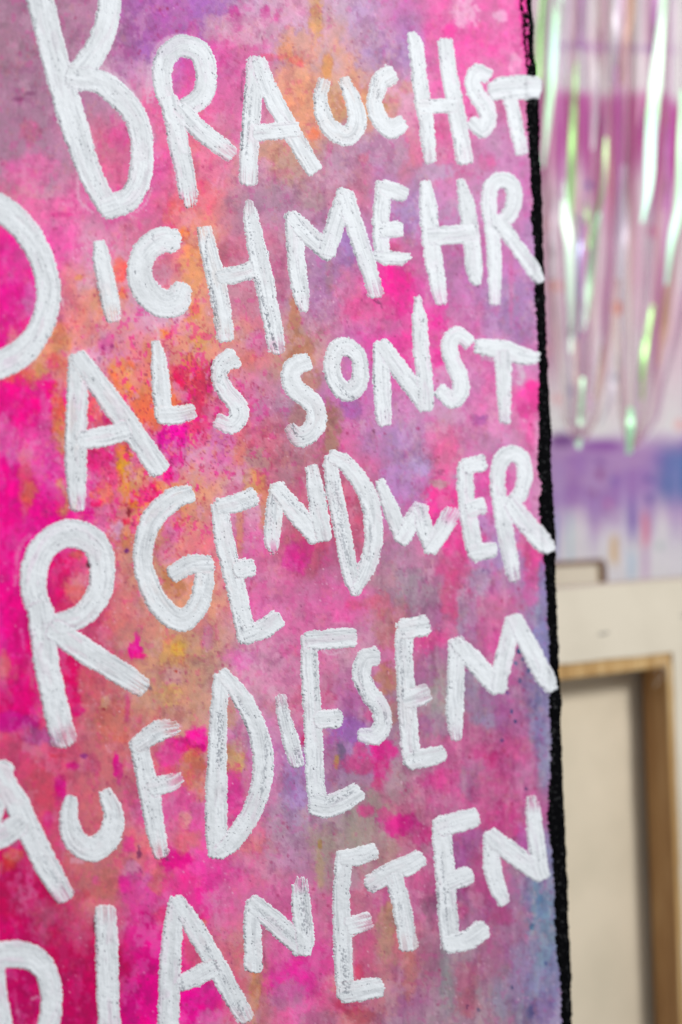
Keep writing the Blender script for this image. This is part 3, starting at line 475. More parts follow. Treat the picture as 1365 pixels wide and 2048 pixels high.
# ------------------------------------------------------------------ the white lettering: thick brush strokes (x, y, width)
# each letter: (what it reads, [(points, dryness_start, dryness_end, closed)])
S = lambda *p, a=0., b=0., closed=False: (p, a, b, closed)
LETTERS = [
 ('B', 'tallest B, running off the top of the sheet', [
   S((40, -130, 46), (60, -70, 48), (80, 0, 50), (115, 134, 50), (145, 239, 52), (174, 329, 46), (199, 385, 42), (219, 415, 40)),
   S((45, -135, 44), (120, -150, 44), (185, -115, 45), (215, -60, 45), (219, -10, 44), (215, 40, 44), (199, 88, 46), (176, 125, 46), (152, 146, 40)),
   S((146, 156, 44), (200, 164, 44), (246, 200, 46), (275, 242, 44), (285, 299, 42), (279, 359, 42), (258, 398, 44), (218, 414, 46))]),
 ('R', 'R of the top line', [
   S((350, 225, 30), (330, 190, 34), (324, 150, 36), (334, 112, 40), (364, 92, 42), (398, 104, 42), (413, 140, 40), (409, 180, 40), (388, 208, 38), (358, 222, 34)),
   S((340, 205, 36), (350, 250, 36), (360, 300, 37), (371, 350, 37), (379, 405, 35), b=.9),
   S((362, 222, 34), (398, 258, 35), (435, 287, 35), (459, 305, 32), b=.35)]),
 ('A', 'A of the top line', [
   S((512, 124, 32), (506, 200, 33), (500, 290, 34), (497, 358, 34), a=.2, b=.2),
   S((518, 128, 30), (545, 195, 34), (588, 272, 34), (626, 336, 32)),
   S((516, 266, 30), (552, 262, 32), (590, 258, 30))]),
 ('U', 'U of the top line', [
   S((648, 166, 22), (641, 200, 26), (653, 244, 32), (680, 270, 36), (702, 268, 37), (715, 240, 36), (706, 200, 29), (689, 162, 20), a=.3, b=.1)]),
 ('C', 'C of the top line', [
   S((778, 152, 40), (760, 165, 34), (750, 205, 27), (760, 240, 32), (782, 258, 38), (800, 250, 34), a=.05)]),
 ('H', 'H of the top line', [
   S((825, 70, 14), (831, 90, 26), (841, 170, 29), (852, 240, 28), (860, 318, 22), b=.3),
   S((891, 86, 26), (898, 140, 30), (913, 224, 32), (929, 318, 31), b=.2), S((846, 213, 26), (905, 211, 26))]),
 ('S', 'blurred S of the top line', [
   S((972, 150, 28), (955, 144, 30), (946, 165, 30), (954, 190, 32), (972, 213, 33), (976, 240, 33), (965, 260, 30), (947, 246, 24))]),
 ('T', 'T painted onto the black edge', [
   S((1020, 190, 26), (1032, 250, 26), (1042, 302, 22), b=.2), S((990, 180, 36), (1010, 177, 44), (1045, 174, 46), (1066, 175, 42))]),
 ('D', 'large D cut by the near side of the sheet', [
   S((-130, 405, 48), (-60, 395, 50), (0, 416, 52), (42, 450, 50), (77, 503, 47), (96, 563, 46), (95, 613, 46), (77, 665, 47), (42, 706, 52), (-8, 732, 56), (-70, 748, 56), (-130, 750, 50)),
   S((-125, 400, 50), (-118, 580, 50), (-110, 750, 48))]),
 ('I', 'short I of the second line', [S((200, 488, 20), (203, 515, 33), (214, 570, 34), (223, 612, 34), (227, 634, 28), b=.5)]),
 ('C', 'fat rounded C of the second line', [
   S((345, 480, 46), (318, 482, 50), (290, 505, 48), (279, 545, 48), (293, 583, 50), (325, 607, 54), (352, 603, 54), (364, 580, 38))]),
 ('H', 'tall H of the second line', [
   S((409, 462, 26), (418, 503, 32), (432, 555, 34), (443, 617, 34), (451, 672, 32), a=.3, b=.2),
   S((443, 553, 30), (475, 548, 32), (508, 538, 32)),
   S((499, 405, 14), (503, 440, 28), (515, 500, 34), (528, 560, 36), (540, 620, 34), (550, 670, 34), (555, 698, 30), a=.3, b=.5)]),
 ('M', 'M of the second line', [
   S((585, 432, 26), (590, 480, 32), (595, 540, 34), (604, 592, 30), (608, 618, 14), b=.4),
   S((588, 438, 30), (618, 470, 36), (658, 504, 34)), S((655, 500, 34), (672, 446, 36), (690, 390, 34)),
   S((692, 398, 34), (714, 463, 34), (735, 528, 32), (752, 585, 28), b=.5)]),
 ('E', 'E of the second line', [
   S((768, 372, 30), (763, 423, 31), (762, 478, 30), (765, 512, 28)), S((770, 376, 30), (790, 382, 32), (806, 389, 28)),
   S((768, 461, 30), (796, 458, 30)), S((750, 513, 12), (775, 516, 28), (800, 517, 24), (818, 513, 12))]),
 ('H', 'H of the second line beside the last R', [
   S((852, 370, 22), (857, 420, 32), (865, 498, 34), (876, 568, 30), (882, 600, 22), b=.2),
   S((922, 362, 14), (934, 413, 30), (943, 478, 32), (949, 538, 30), (952, 564, 18)), S((866, 472, 34), (905, 470, 34), (940, 466, 32))]),
 ('R', 'R of the second line', [
   S((980, 436, 27), (978, 393, 28), (987, 368, 29), (1006, 360, 30), (1026, 374, 30), (1028, 405, 30), (1016, 433, 28), (994, 448, 26)),
   S((984, 440, 28), (988, 498, 26), (990, 560, 24), (990, 603, 18), b=.3), S((1002, 450, 26), (1038, 498, 26), (1064, 537, 24), (1078, 560, 15))]),
 ('A', 'big A of the third line', [
   S((155, 720, 34), (155, 800, 40), (152, 880, 40), (152, 950, 40), (155, 1012, 28), b=.5),
   S((160, 718, 36), (212, 790, 42), (264, 860, 42), (317, 935, 40)), S((165, 880, 34), (205, 874, 38), (248, 862, 36))]),
 ('L', 'L of the third line', [S((313, 688, 16), (318, 720, 28), (323, 780, 33), (328, 825, 34)), S((326, 832, 32), (356, 830, 34), (382, 824, 28), b=.15)]),
 ('S', 'small S of the third line', [
   S((463, 718, 38), (445, 730, 34), (438, 752, 30), (450, 780, 32), (473, 808, 34), (479, 832, 36), (462, 850, 34), (439, 843, 24), b=.2)]),
 ('S', 'larger S of the third line', [
   S((609, 724, 36), (588, 734, 36), (581, 759, 36), (597, 784, 36), (626, 806, 38), (634, 839, 38), (620, 866, 38), (598, 874, 36), (583, 858, 22), b=.4)]),
 ('O', 'ring-shaped O of the third line', [
   S((692, 694, 34), (715, 710, 31), (722, 745, 29), (714, 774, 34), (692, 783, 36), (670, 760, 32), (664, 724, 30), (673, 700, 32), closed=True)]),
 ('N', 'N of the third line', [
   S((762, 692, 28), (763, 750, 32), (766, 800, 32), (769, 842, 28), b=.2), S((765, 692, 28), (798, 738, 34), (830, 780, 34), (849, 812, 26)),
   S((835, 597, 10), (839, 640, 28), (844, 710, 30), (851, 770, 30), (854, 812, 28), a=.1)]),
 ('S', 'blurred S of the third line', [
   S((936, 683, 26), (916, 669, 30), (899, 685, 31), (904, 720, 30), (919, 752, 31), (921, 782, 33), (905, 800, 32), (884, 782, 26))]),
 ('T', 'T of the third line by the black edge', [
   S((960, 693, 30), (1010, 700, 34), (1045, 712, 34), (1070, 716, 22)), S((1006, 712, 30), (1008, 780, 27), (1010, 840, 20), b=.2)]),
 ('R', 'largest R, above a dry blurred foot', [
   S((92, 1240, 44), (68, 1185, 50), (76, 1115, 52), (112, 1075, 52), (155, 1068, 54), (193, 1092, 52), (205, 1140, 48), (196, 1192, 46), (162, 1232, 42), (112, 1250, 40)),
   S((80, 1220, 46), (92, 1320, 48), (108, 1395, 48), (120, 1450, 48), (128, 1476, 48), b=.6), S((110, 1260, 42), (180, 1308, 46), (240, 1345, 44), (282, 1372, 38), b=.3)]),
 ('G', 'G of the fourth line', [
   S((376, 988, 34), (345, 1000, 42), (308, 1035, 42), (290, 1080, 38), (287, 1130, 36), (303, 1180, 38), (330, 1222, 42), (365, 1240, 44), (396, 1213, 40), (408, 1170, 36), (410, 1135, 34)),
   S((414, 1128, 32), (380, 1130, 36), (350, 1146, 34))]),
 ('E', 'slanted E of the fourth line', [
   S((441, 1015, 32), (448, 1073, 36), (463, 1138, 36), (478, 1198, 36), (489, 1250, 36), (493, 1276, 30)),
   S((442, 1014, 30), (475, 1006, 36), (503, 995, 34)), S((478, 1139, 34), (498, 1135, 36)), S((495, 1270, 32), (530, 1256, 36), (553, 1240, 33))]),
 ('N', 'N of the fourth line', [
   S((553, 976, 26), (549, 1030, 32), (544, 1075, 30), (548, 1105, 20), b=.9), S((556, 978, 30), (590, 1022, 37), (632, 1070, 36)),
   S((624, 938, 22), (632, 983, 32), (641, 1038, 34), (648, 1072, 30), a=.2)]),
 ('D', 'tall narrow D of the fourth line', [
   S((661, 920, 26), (668, 975, 30), (680, 1036, 31), (692, 1100, 30), (702, 1150, 32), (709, 1186, 12), a=.1, b=.2),
   S((665, 912, 26), (692, 928, 32), (720, 962, 32), (741, 1005, 34), (747, 1050, 36), (746, 1090, 34), (734, 1135, 31), (712, 1182, 16))]),
 ('W', 'W of the fourth line', [
   S((761, 966, 18), (782, 1018, 30), (804, 1072, 28)), S((805, 1078, 30), (824, 1045, 34), (840, 1016, 26), b=.35),
   S((842, 1020, 28), (850, 1060, 32), (861, 1098, 24), a=.2), S((862, 1094, 30), (886, 1058, 34), (903, 1026, 32), b=.6)]),
 ('E', 'E of the fourth line between W and R', [
   S((931, 932, 30), (932, 985, 32), (940, 1045, 33), (950, 1104, 32)), S((935, 932, 32), (962, 926, 30)), S((942, 1018, 32), (962, 1012, 30)), S((950, 1106, 32), (985, 1100, 28))]),
 ('R', 'R of the fourth line by the black edge', [
   S((1000, 1003, 28), (995, 953, 28), (1004, 920, 30), (1023, 906, 30), (1044, 917, 29), (1050, 950, 29), (1042, 985, 28), (1020, 1012, 28)),
   S((1002, 1003, 30), (1010, 1058, 30), (1021, 1115, 30), (1028, 1155, 22), b=.6), S((1025, 1010, 32), (1055, 1050, 36), (1082, 1082, 36), (1096, 1096, 24))]),
 ('A', 'blurred A cut by the near side of the sheet', [
   S((8, 1535, 40), (-20, 1640, 44), (-50, 1760, 46), (-75, 1850, 40)), S((-2, 1545, 40), (35, 1610, 46), (68, 1680, 46), (100, 1742, 46), (128, 1790, 38), b=.3), S((-40, 1685, 44), (5, 1672, 46), (35, 1650, 40))]),
 ('U', 'thick U of the fifth line', [
   S((143, 1600, 24), (138, 1640, 36), (152, 1682, 44), (185, 1698, 48), (218, 1675, 46), (228, 1630, 37), (212, 1588, 26))]),
 ('F', 'F of the fifth line', [
   S((277, 1487, 34), (289, 1537, 36), (302, 1600, 38), (312, 1660, 34), (322, 1706, 30), b=.5), S((278, 1488, 32), (316, 1463, 40), (350, 1456, 32), b=.8), S((308, 1575, 34), (342, 1566, 32), (358, 1558, 22), b=.7)]),
 ('D', 'large D of the fifth line', [
   S((442, 1356, 26), (438, 1420, 31), (435, 1500, 34), (433, 1580, 40), (433, 1660, 42), (436, 1704, 34)),
   S((446, 1350, 26), (478, 1388, 34), (510, 1445, 37), (527, 1515, 39), (521, 1575, 38), (498, 1635, 37), (464, 1683, 36), (440, 1703, 28))]),
 ('I', 'thin slanted I squeezed between two letters', [S((561, 1396, 18), (572, 1445, 27), (584, 1490, 30), (593, 1524, 28), a=.5, b=.4)]),
 ('E', 'tall upright E of the fifth line', [
   S((618, 1280, 30), (620, 1343, 33), (626, 1445, 33), (630, 1548, 34), (637, 1608, 37)), S((622, 1281, 34), (665, 1278, 39), (702, 1275, 36)),
   S((640, 1439, 34), (672, 1437, 35)), S((634, 1610, 42), (655, 1613, 42), (685, 1602, 42), (712, 1586, 36))]),
 ('S', 'S of the fifth line', [
   S((748, 1313, 34), (731, 1318, 34), (723, 1350, 34), (738, 1385, 34), (760, 1415, 34), (766, 1448, 34), (750, 1472, 34), (726, 1470, 26), b=.2)]),
 ('E', 'E of the fifth line before M', [
   S((810, 1254, 32), (808, 1310, 32), (813, 1385, 34), (818, 1460, 34), (824, 1522, 34)), S((810, 1258, 38), (846, 1252, 39)), S((818, 1398, 38), (848, 1389, 36), b=.4), S((824, 1522, 34), (858, 1514, 34), (882, 1508, 30))]),
 ('M', 'M of the fifth line by the black edge', [
   S((912, 1286, 26), (912, 1350, 32), (910, 1430, 32), (913, 1474, 18), b=.5), S((916, 1286, 28), (955, 1330, 38), (992, 1372, 36)),
   S((996, 1376, 30), (1011, 1305, 34), (1026, 1242, 30)), S((1030, 1240, 30), (1062, 1300, 35), (1088, 1352, 34), (1101, 1376, 20))]),
 ('P', 'P cut by the near lower corner', [
   S((-14, 1905, 46), (-12, 1968, 46), (0, 2048, 46), (15, 2150, 46), (22, 2210, 44)),
   S((-15, 1912, 48), (20, 1908, 52), (62, 1914, 50), (92, 1944, 43), (103, 1990, 40), (100, 2040, 40), (78, 2085, 42), (10, 2110, 42))]),
 ('L', 'long straight L of the last line', [S((211, 1825, 40), (214, 1890, 42), (216, 1970, 42), (220, 2060, 42), (225, 2130, 42), a=.3), S((225, 2130, 40), (290, 2118, 38))]),
 ('A', 'A of the last line', [
   S((352, 1802, 24), (345, 1870, 38), (340, 1940, 40), (337, 2048, 40), (334, 2110, 38)), S((356, 1802, 26), (390, 1857, 38), (430, 1925, 38), (468, 1995, 38), (490, 2032, 34), b=.3),
   S((366, 1965, 32), (395, 1952, 36), (425, 1935, 34))]),
 ('N', 'first N of the last line', [
   S((505, 1808, 28), (505, 1870, 33), (508, 1932, 34)), S((508, 1808, 34), (550, 1845, 40), (602, 1893, 38)), S((600, 1762, 30), (603, 1815, 36), (610, 1875, 36), (608, 1900, 28), a=.9)]),
 ('E', 'lowest E of the last line', [
   S((688, 1712, 30), (683, 1790, 32), (685, 1866, 34), (688, 1940, 34), (692, 1985, 36)), S((690, 1716, 32), (720, 1712, 34), (745, 1703, 28)), S((703, 1852, 34), (733, 1843, 32), b=.6), S((692, 1985, 40), (730, 1979, 40), (754, 1974, 36))]),
 ('T', 'T of the last line', [
   S((742, 1767, 32), (780, 1746, 39), (820, 1729, 38), (838, 1718, 32), a=.1), S((790, 1758, 32), (799, 1792, 34), (809, 1842, 34), (817, 1890, 34), b=.2)]),
 ('E', 'E of the last line between T and N', [
   S((882, 1648, 34), (888, 1717, 36), (893, 1790, 36), (898, 1850, 36), (902, 1888, 36)), S((885, 1652, 38), (920, 1643, 40), (946, 1636, 36)), S((905, 1762, 34), (934, 1751, 36)), S((900, 1888, 34), (935, 1880, 37), (964, 1860, 36))]),
 ('N', 'final N of the last line, small by the black edge', [
   S((982, 1672, 26), (985, 1735, 34), (996, 1775, 32), (1008, 1803, 20)), S((984, 1674, 32), (1025, 1706, 38), (1080, 1748, 32)), S((1065, 1600, 24), (1070, 1660, 30), (1080, 1730, 30), (1085, 1750, 24), a=.7)]),
]

# dark ground bared by dry brushing, and painted shade along the strokes' shadow side
SCRATCH_SHADE = [([(438, 1425), (439, 1470), (440, 1500), (438, 1535)], 17, .8), ([(512, 555), (528, 610), (540, 660), (552, 700)], 9, .9), ([(496, 430), (500, 470), (506, 510)], 6, .7), ([(674, 768), (690, 790), (706, 796)], 12, .8),
 ([(602, 1765), (605, 1810), (612, 1860)], 20, .55), ([(668, 965), (676, 1010), (684, 1070), (697, 1130)], 20, .5), ([(680, 950), (696, 975), (708, 1000), (718, 1025)], 8, .9), ([(410, 1890), (430, 1925), (452, 1965)], 9, .75),
 ([(474, 2008), (488, 2030)], 22, .6), ([(684, 1900), (690, 1950), (694, 1985)], 18, .6), ([(492, 175), (486, 240), (484, 300)], 6, .9), ([(503, 170), (498, 240), (492, 310)], 6, .5), ([(627, 1300), (630, 1350), (631, 1400)], 8, .6),
 ([(650, 1604), (680, 1596), (705, 1582)], 14, .55), ([(583, 848), (590, 866), (604, 878)], 9, .9), ([(69, 36), (72, 56)], 8, .8), ([(152, 144), (155, 152)], 8, .9), ([(590, 1500), (596, 1524)], 18, .7), ([(563, 1400), (572, 1440)], 16, .4),
 ([(415, 470), (412, 520), (428, 600), (436, 660)], 7, .8), ([(575, 480), (578, 520)], 6, .6), ([(596, 440), (625, 470), (650, 492)], 5, .6), ([(545, 985), (541, 1060)], 6, .6), ([(560, 985), (590, 1010), (612, 1030)], 6, .6),
 ([(530, 1460), (532, 1520), (522, 1590)], 8, .5), ([(470, 1390), (495, 1430)], 8, .6), ([(735, 1775), (748, 1778)], 18, .6), ([(796, 1800), (803, 1850)], 14, .35), ([(882, 1700), (888, 1780), (894, 1840)], 6, .6), ([(805, 1262), (802, 1320), (806, 1400)], 8, .6),
 ([(716, 1340), (730, 1390), (752, 1430)], 8, .5), ([(768, 1420), (772, 1450)], 8, .6), ([(826, 1500), (828, 1528)], 6, .7), ([(840, 1010), (852, 1050)], 8, .5), ([(716, 980), (740, 1060), (736, 1120)], 8, .35), ([(448, 740), (436, 765)], 10, .5),
 ([(330, 1694), (330, 1712)], 12, .8), ([(284, 1368), (298, 1378)], 12, .6), ([(122, 1460), (118, 1486)], 26, .4), ([(85, 1715), (108, 1752), (118, 1775)], 12, .5), ([(92, 668), (96, 680)], 8, .6), ([(303, 480), (306, 470)], 8, .6), ([(324, 515), (322, 522)], 6, .6),
 ([(248, 835), (262, 870), (290, 910)], 5, .35), ([(480, 1020), (500, 1004)], 18, .3), ([(472, 1220), (482, 1262)], 8, .6), ([(362, 1960), (366, 1982)], 8, .8), ([(372, 1975), (390, 1966)], 5, .9), ([(510, 1815), (560, 1855), (600, 1890)], 14, .35), ([(1038, 1700), (1048, 1706)], 7, .7),
 ([(918, 545), (920, 552)], 8, .5), ([(1028, 1140), (1032, 1160)], 18, .5), ([(750, 150), (746, 175)], 10, .6), ([(757, 180), (755, 205)], 6, .6), ([(918, 290), (922, 312)], 8, .5), ([(640, 160), (634, 200)], 6, .5), ([(605, 265), (622, 305)], 6, .5)]
def letter_field(strokes, seed):
    prep = [(smooth_path(p, 7, closed), a, b, closed) for p, a, b, closed in strokes]
    def f(X, Y):
        cov = np.full(X.shape, -5.0); H = np.zeros(X.shape); C = np.zeros(X.shape + (3,)); C[:] = hx('e6e9ec')
        jag = 2.4 * (fbm(X / 7.0, Y / 7.0, seed, 3, .7) - .5) * 2 + 1.7 * (vn(X / 2.1, Y / 2.1, seed + 9) - .5) * 2
        under = None
        for n, ((P, W), a, b, closed) in enumerate(prep):
            e, dd, lat, arc, hw, L = seg_dist(X, Y, P, W)
            sd = seed + 13 * n + 1; e = e - 1.9
            lane = lat + 1.4 * (vn(arc / 30, lat / 8, sd) - .5)
            br = fbm(lane / 2.3, arc / 46, sd + 2, 3, .62)                    # bristle furrows running along the stroke
            rag = (vn(lane / 3.0, 0 * arc + .3, sd + 3) - .5) * 2
            endd = np.minimum(arc if not closed else 1e3, (L - arc) if not closed else 1e3)
            c = -e + jag + np.where(endd < 4, 2.6 * rag, 0) + 1.2 * (fbm(arc / 22, np.sign(lat) * 3., sd + 5, 3) - .5) * 2
            # dry brush where the stroke starts or runs out
            dry = np.maximum(a * sstep(30, 0, arc), b * sstep(34, 0, L - arc)) if not closed else 0
            gr = fbm(X / 2.3, Y / 2.3, sd + 6, 2)
            c = c - 24 * np.clip(dry * 1.05 - (.30 + .75 * (.7 * br + .3 * gr)), 0, 1)
            # gaps dragged open inside the stroke
            gap = sstep(.715, .755, .6 * fbm(lane / 1.6, arc / 15, sd + 7, 3, .6) + .4 * gr + .05 * sstep(6, 2, c))
            thick = 2.3 + 1.2 * (fbm(arc / 60, lat * 0, sd + 8) - .5)
            rim = np.exp(-((c - 4.2) / 2.4) ** 2) * .55
            h = sstep(0, 2.6, c) * (thick + rim + 0.85 * (br - .5) + .2 * (vn(X / 3.3, Y / 3.3, sd + 10) - .5) + 2.0 * (fbm(X / 13, Y / 13, sd + 12, 3, .6) - .5)) * (1 - .55 * gap)
            h = np.maximum(h, .12)
            ink = np.clip(gap * .85 * sstep(.25, .8, vn(X / 26, Y / 26, sd + 11) + .1), 0, 1)
            ink = np.maximum(ink, .5 * sstep(.61, .72, fbm(X / 4.2, Y / 4.6, sd + 14, 3, .7)) * sstep(7.0, 1.5, c) * sstep(.50, .66, vn(X / 40, Y / 40, sd + 15)))
            ink = np.maximum(ink, .10 * sstep(.50, .30, br) * sstep(.4, .62, vn(lane / 9, arc / 50, sd + 16)))
            w = hx('e3e7ec') * (1 - .03 * sstep(.5, .25, br))[..., None]
            w = w * (1 - .04 * sstep(.5, .7, vn(lane / 10, arc / 70, sd + 17)))[..., None]
            cc = w * (1 - ink[..., None]) + hx('4c505c') * ink[..., None]
            patch = sstep(.55, .72, fbm(lane / 11, arc / 46, sd + 21, 3, .6)) * (.0 + .09 * vn(X / 70, Y / 70, seed + 3)) + .16 * sstep(3.2, .5, c) * vn(X / 30, Y / 30, sd + 23)
            thin = np.clip(dry * .85 * sstep(.66, .40, br) + patch, 0, .65)
            if np.any(thin > .02):
                if under is None: under = under_color(X, Y)
                cc = cc * (1 - thin[..., None]) + under * thin[..., None]
            m = c > 0
            new = m & (c > -1)
            H = np.where(new, np.maximum(np.where(cov > 0, H * .75 + .25 * h, 0), h), H)
            C = np.where(new[..., None], cc, C); cov = np.maximum(cov, c)
        for pts, w, a in SCRATCH_SHADE:
            P = np.array(pts, float)
            m = (X > P[:, 0].min() - w) & (X < P[:, 0].max() + w) & (Y > P[:, 1].min() - w) & (Y < P[:, 1].max() + w)
            if not m.any(): continue
            p, hw = smooth_path([(q[0], q[1], w) for q in pts], 8)
            e, dd, lat, arc, hwb, L = seg_dist(X[m], Y[m], p, hw)
            g = .55 * fbm(lat / 1.5, arc / 7, 401, 3, .6) + .45 * fbm(X[m] / 2.6, Y[m] / 2.6, 403, 2)
            k = .62 * a * sstep(.54, .66, g + .10 * sstep(w / 2, 0, dd)) * sstep(1.5, -1.5, e)
            C[m] = C[m] * (1 - k[:, None]) + hx('4c505c') * k[:, None]; H[m] = H[m] * (1 - .5 * k)
        H = H + 4.0 * sstep(-7, 1, X - edge_in(Y)) * (cov > 0)
        return cov, H, C
    return f
m_white = paint_mat("thick_white_paint", .6, .18, 900, .03, 620, .35, .0007)
for k, (ch, desc, strokes) in enumerate(LETTERS):
    pts = np.array([p for s in strokes for p in s[0]], float)
    pad = 8
    x0 = (pts[:, 0] - pts[:, 2] / 2).min() - pad; x1 = (pts[:, 0] + pts[:, 2] / 2).max() + pad
    y0 = (pts[:, 1] - pts[:, 2] / 2).min() - pad; y1 = (pts[:, 1] + pts[:, 2] / 2).max() + pad
    o = relief("painted_letter", max(x0, -320), x1, max(y0, -165), min(y1, 2295), 1.55, letter_field(strokes, 1000 + 97 * k), m_white)
    o['label'] = "white brushed letter " + ch + ", " + desc
#__BACKGROUND__
# ------------------------------------------------------------------ studio wall behind, sprayed and dripped with paint
WALL_D = 2.05
def wall_color(x, y):
    c = np.zeros(x.shape + (3,)); c[:] = hx('ebe9e9')
    def lay(h, k):
        nonlocal c
        k = np.clip(k, 0, 1)[..., None]; c = c * (1 - k) + hx(h) * k
    n = fbm(x / 60, y / 90, 501, 3); v = fbm(x / 22, y / 260, 503, 3)
    lay('dca8c0', .75 * sstep(.35, .62, v) * sstep(900, 600, y)); lay('f0eaea', .8 * sstep(.52, .62, fbm(x / 15, y / 400, 525, 2)) * sstep(60, 200, y) * sstep(900, 700, y))
    # thin violet line, magenta band that fades upwards into drips
    lay('a06cb0', .6 * np.exp(-((y - 92 - 6 * (x - 1130) / 170) / 7) ** 2) * sstep(1380, 1300, x) * sstep(1090, 1130, x))
    top = 188 + 26 * (vn(x / 55, x * 0, 505) - .5) * 2 - .10 * (1250 - x)
    bot = 300 + 260 * fbm(x / 26, x * 0, 507, 3)
    lay('b83088', .76 * sstep(top - 14, top + 20, y + 10 * (fbm(x / 12, y / 12, 533, 3) - .5)) * sstep(bot, bot - 120, y))
    lay('8c2878', .6 * sstep(top + 20, top + 50, y) * sstep(bot - 60, bot - 160, y) * sstep(.5, .7, fbm(x / 18, y / 120, 509, 2)))
    lay('b86c98', .7 * sstep(.5, .68, fbm(x / 12, y / 300, 511, 2)) * sstep(300, 420, y) * sstep(900, 700, y))
    # violet band with blue and its drips
    bt = 884 + 14 * (vn(x / 40, x * 0, 513) - .5); bb = 1040 + 70 * (fbm(x / 16, x * 0, 515, 3, .6) - .5) * 2
    band = sstep(bt - 26, bt + 22, y + 14 * (fbm(x / 14, y / 14, 531, 3) - .5)) * sstep(bb + 60, bb - 60, y)
    lay('b890c4', band); lay('9c6cb8', .6 * band * sstep(.5, .7, fbm(x / 50, y / 40, 517, 2)))
    lay('4c74b0', .9 * band * sstep(1290, 1350, x + 30 * (n - .5)) * sstep(960 + 30, 960 - 40, np.abs(y - 950) + 905))
    lay('b49cd0', .5 * sstep(bb + 130, bb + 20, y) * sstep(bt, bt + 60, y) * sstep(.45, .7, fbm(x / 7, y / 200, 519, 2)))
    lay('d8d0dc', .4 * sstep(1040, 1110, y))
    drips = [(1112, 1075, 6, 50, '8890cc', .8), (1140, 1080, 5, 60, 'a8d0dc', .8), (1229, 1100, 6, 34, 'e0b878', .85), (1266, 1040, 8, 50, '8064b4', .85), (1290, 1060, 7, 40, 'e07c98', .9), (1262, 1130, 7, 34, 'b0c8e0', .8),
             (1291, 1130, 6, 40, 'c8a0c8', .7), (1199, 922, 8, 8, '8c5ca8', .9), (1200, 948, 7, 9, '90488c', .95), (1188, 986, 7, 8, '9c649c', .8), (1228, 962, 7, 9, '8468b8', .8), (1298, 957, 8, 9, '7464ac', .8), (1299, 997, 8, 10, '7464ac', .8),
             (1216, 1006, 5, 6, 'd868b4', .9), (1212, 1024, 8, 7, '985ca8', .7), (1195, 1055, 7, 8, 'c8a4cc', .7), (1320, 1092, 8, 8, 'a8c0b8', .5), (1235, 616, 10, 14, 'f48c70', .95), (1112, 572, 16, 9, 'f09c88', .8), (1144, 783, 8, 12, '8090b8', .8), (1230, 755, 8, 9, '94a0b8', .8),
             (1303, 462, 8, 12, 'e06c94', .8), (1115, 798, 8, 10, 'f0a0a0', .8), (1180, 370, 6, 8, '5c50a0', .9), (1100, 450, 6, 12, 'f0a0a0', .7), (1246, 95, 9, 8, '8c4488', .9), (1296, 100, 7, 6, '9c80b8', .7), (1190, 95, 12, 9, 'b868b8', .7), (1360, 850, 10, 12, 'f0b0b0', .8), (1090, 700, 10, 14, 'eebcc0', .8), (1335, 560, 9, 60, 'e0b48c', .6), (1330, 630, 9, 60, 'd0a078', .7),
             (1125, 880, 26, 16, '7c4c90', .9), (1205, 890, 40, 12, '9050a8', .8)]
    for dx, dy, rx, ry, h, a in drips:
        lay(h, a * sstep(1.25, .7, np.hypot((x - dx) / rx, (y - dy) / ry)))
    # beyond the sprayed strip the same paint goes on more loosely
    return np.clip(c * (1 + .05 * (fbm(x / 9, y / 9, 521, 3) - .5))[..., None], 0, 1)
xs = np.arange(-700, 2300, 7.0); ys = np.arange(-900, 2900, 7.0)
X, Y = np.meshgrid(xs, ys, indexing='ij')
V = at(X, Y, WALL_D); V[..., 1] += .0015 * (fbm(X / 30, Y / 30, 523, 3) - .5)
m_wall = paint_mat("sprayed_plaster_wall", .8, .2, 260, .03, 180, .25, .002)
w = mesh_obj("wall", V.reshape(-1, 3), grid_faces(len(xs), len(ys)), m_wall, None, lin(wall_color(X, Y)).reshape(-1, 3))
w['kind'] = 'structure'

# ------------------------------------------------------------------ iridescent foil fringe hanging before the wall
def foil_mat(name, c1, c2, c3, metal, rough, alpha):
    m, nt, b = new_mat(name)
    tc = node(nt, 'ShaderNodeTexCoord'); mp = node(nt, 'ShaderNodeMapping'); mp.inputs['Scale'].default_value = (14, 14, 3.2)
    nt.links.new(tc.outputs['Object'], mp.inputs['Vector'])
    n = node(nt, 'ShaderNodeTexNoise', Scale=1.0, Detail=2.0); nt.links.new(mp.outputs['Vector'], n.inputs['Vector'])
    r = node(nt, 'ShaderNodeValToRGB'); e = r.color_ramp.elements
    e[0].position = .34; e[0].color = (*lin(hx(c1)), 1); e[1].position = .66; e[1].color = (*lin(hx(c3)), 1)
    k = e.new(.5); k.color = (*lin(hx(c2)), 1)
    nt.links.new(n.outputs['Fac'], r.inputs['Fac']); nt.links.new(r.outputs['Color'], b.inputs['Base Color'])
    b.inputs['Metallic'].default_value = metal; b.inputs['Roughness'].default_value = rough
    b.inputs['Alpha'].default_value = alpha
    b.inputs['Thin Film Thickness'].default_value = 420; b.inputs['Thin Film IOR'].default_value = 1.45
    return m
m_mint_glint = foil_mat("mint_glint_foil", 'e4ffec', 'bcf8c8', 'd4f4ff', .45, .52, .97)  # pale tints carry the window's reflection in the colour
m_green_glint = foil_mat("green_glint_foil", 'b0f490', 'bcfca0', 'ccffb4', .6, .50, .97)
m_pale = foil_mat("clear_pink_film", 'f0e0e8', 'e0b8cc', 'f0eaea', .08, .4, .36)
m_violet = foil_mat("clear_violet_film", 'd068cc', 'b060ac', 'd0a0cc', .12, .4, .46)
m_tan = foil_mat("clear_tan_film", 'd0a890', 'b88c90', 'd0b080', .10, .4, .46)
m_blue = foil_mat("clear_blue_film", 'b0c4ec', 'a8b8d8', 'b8dce0', .3, .3, .7)
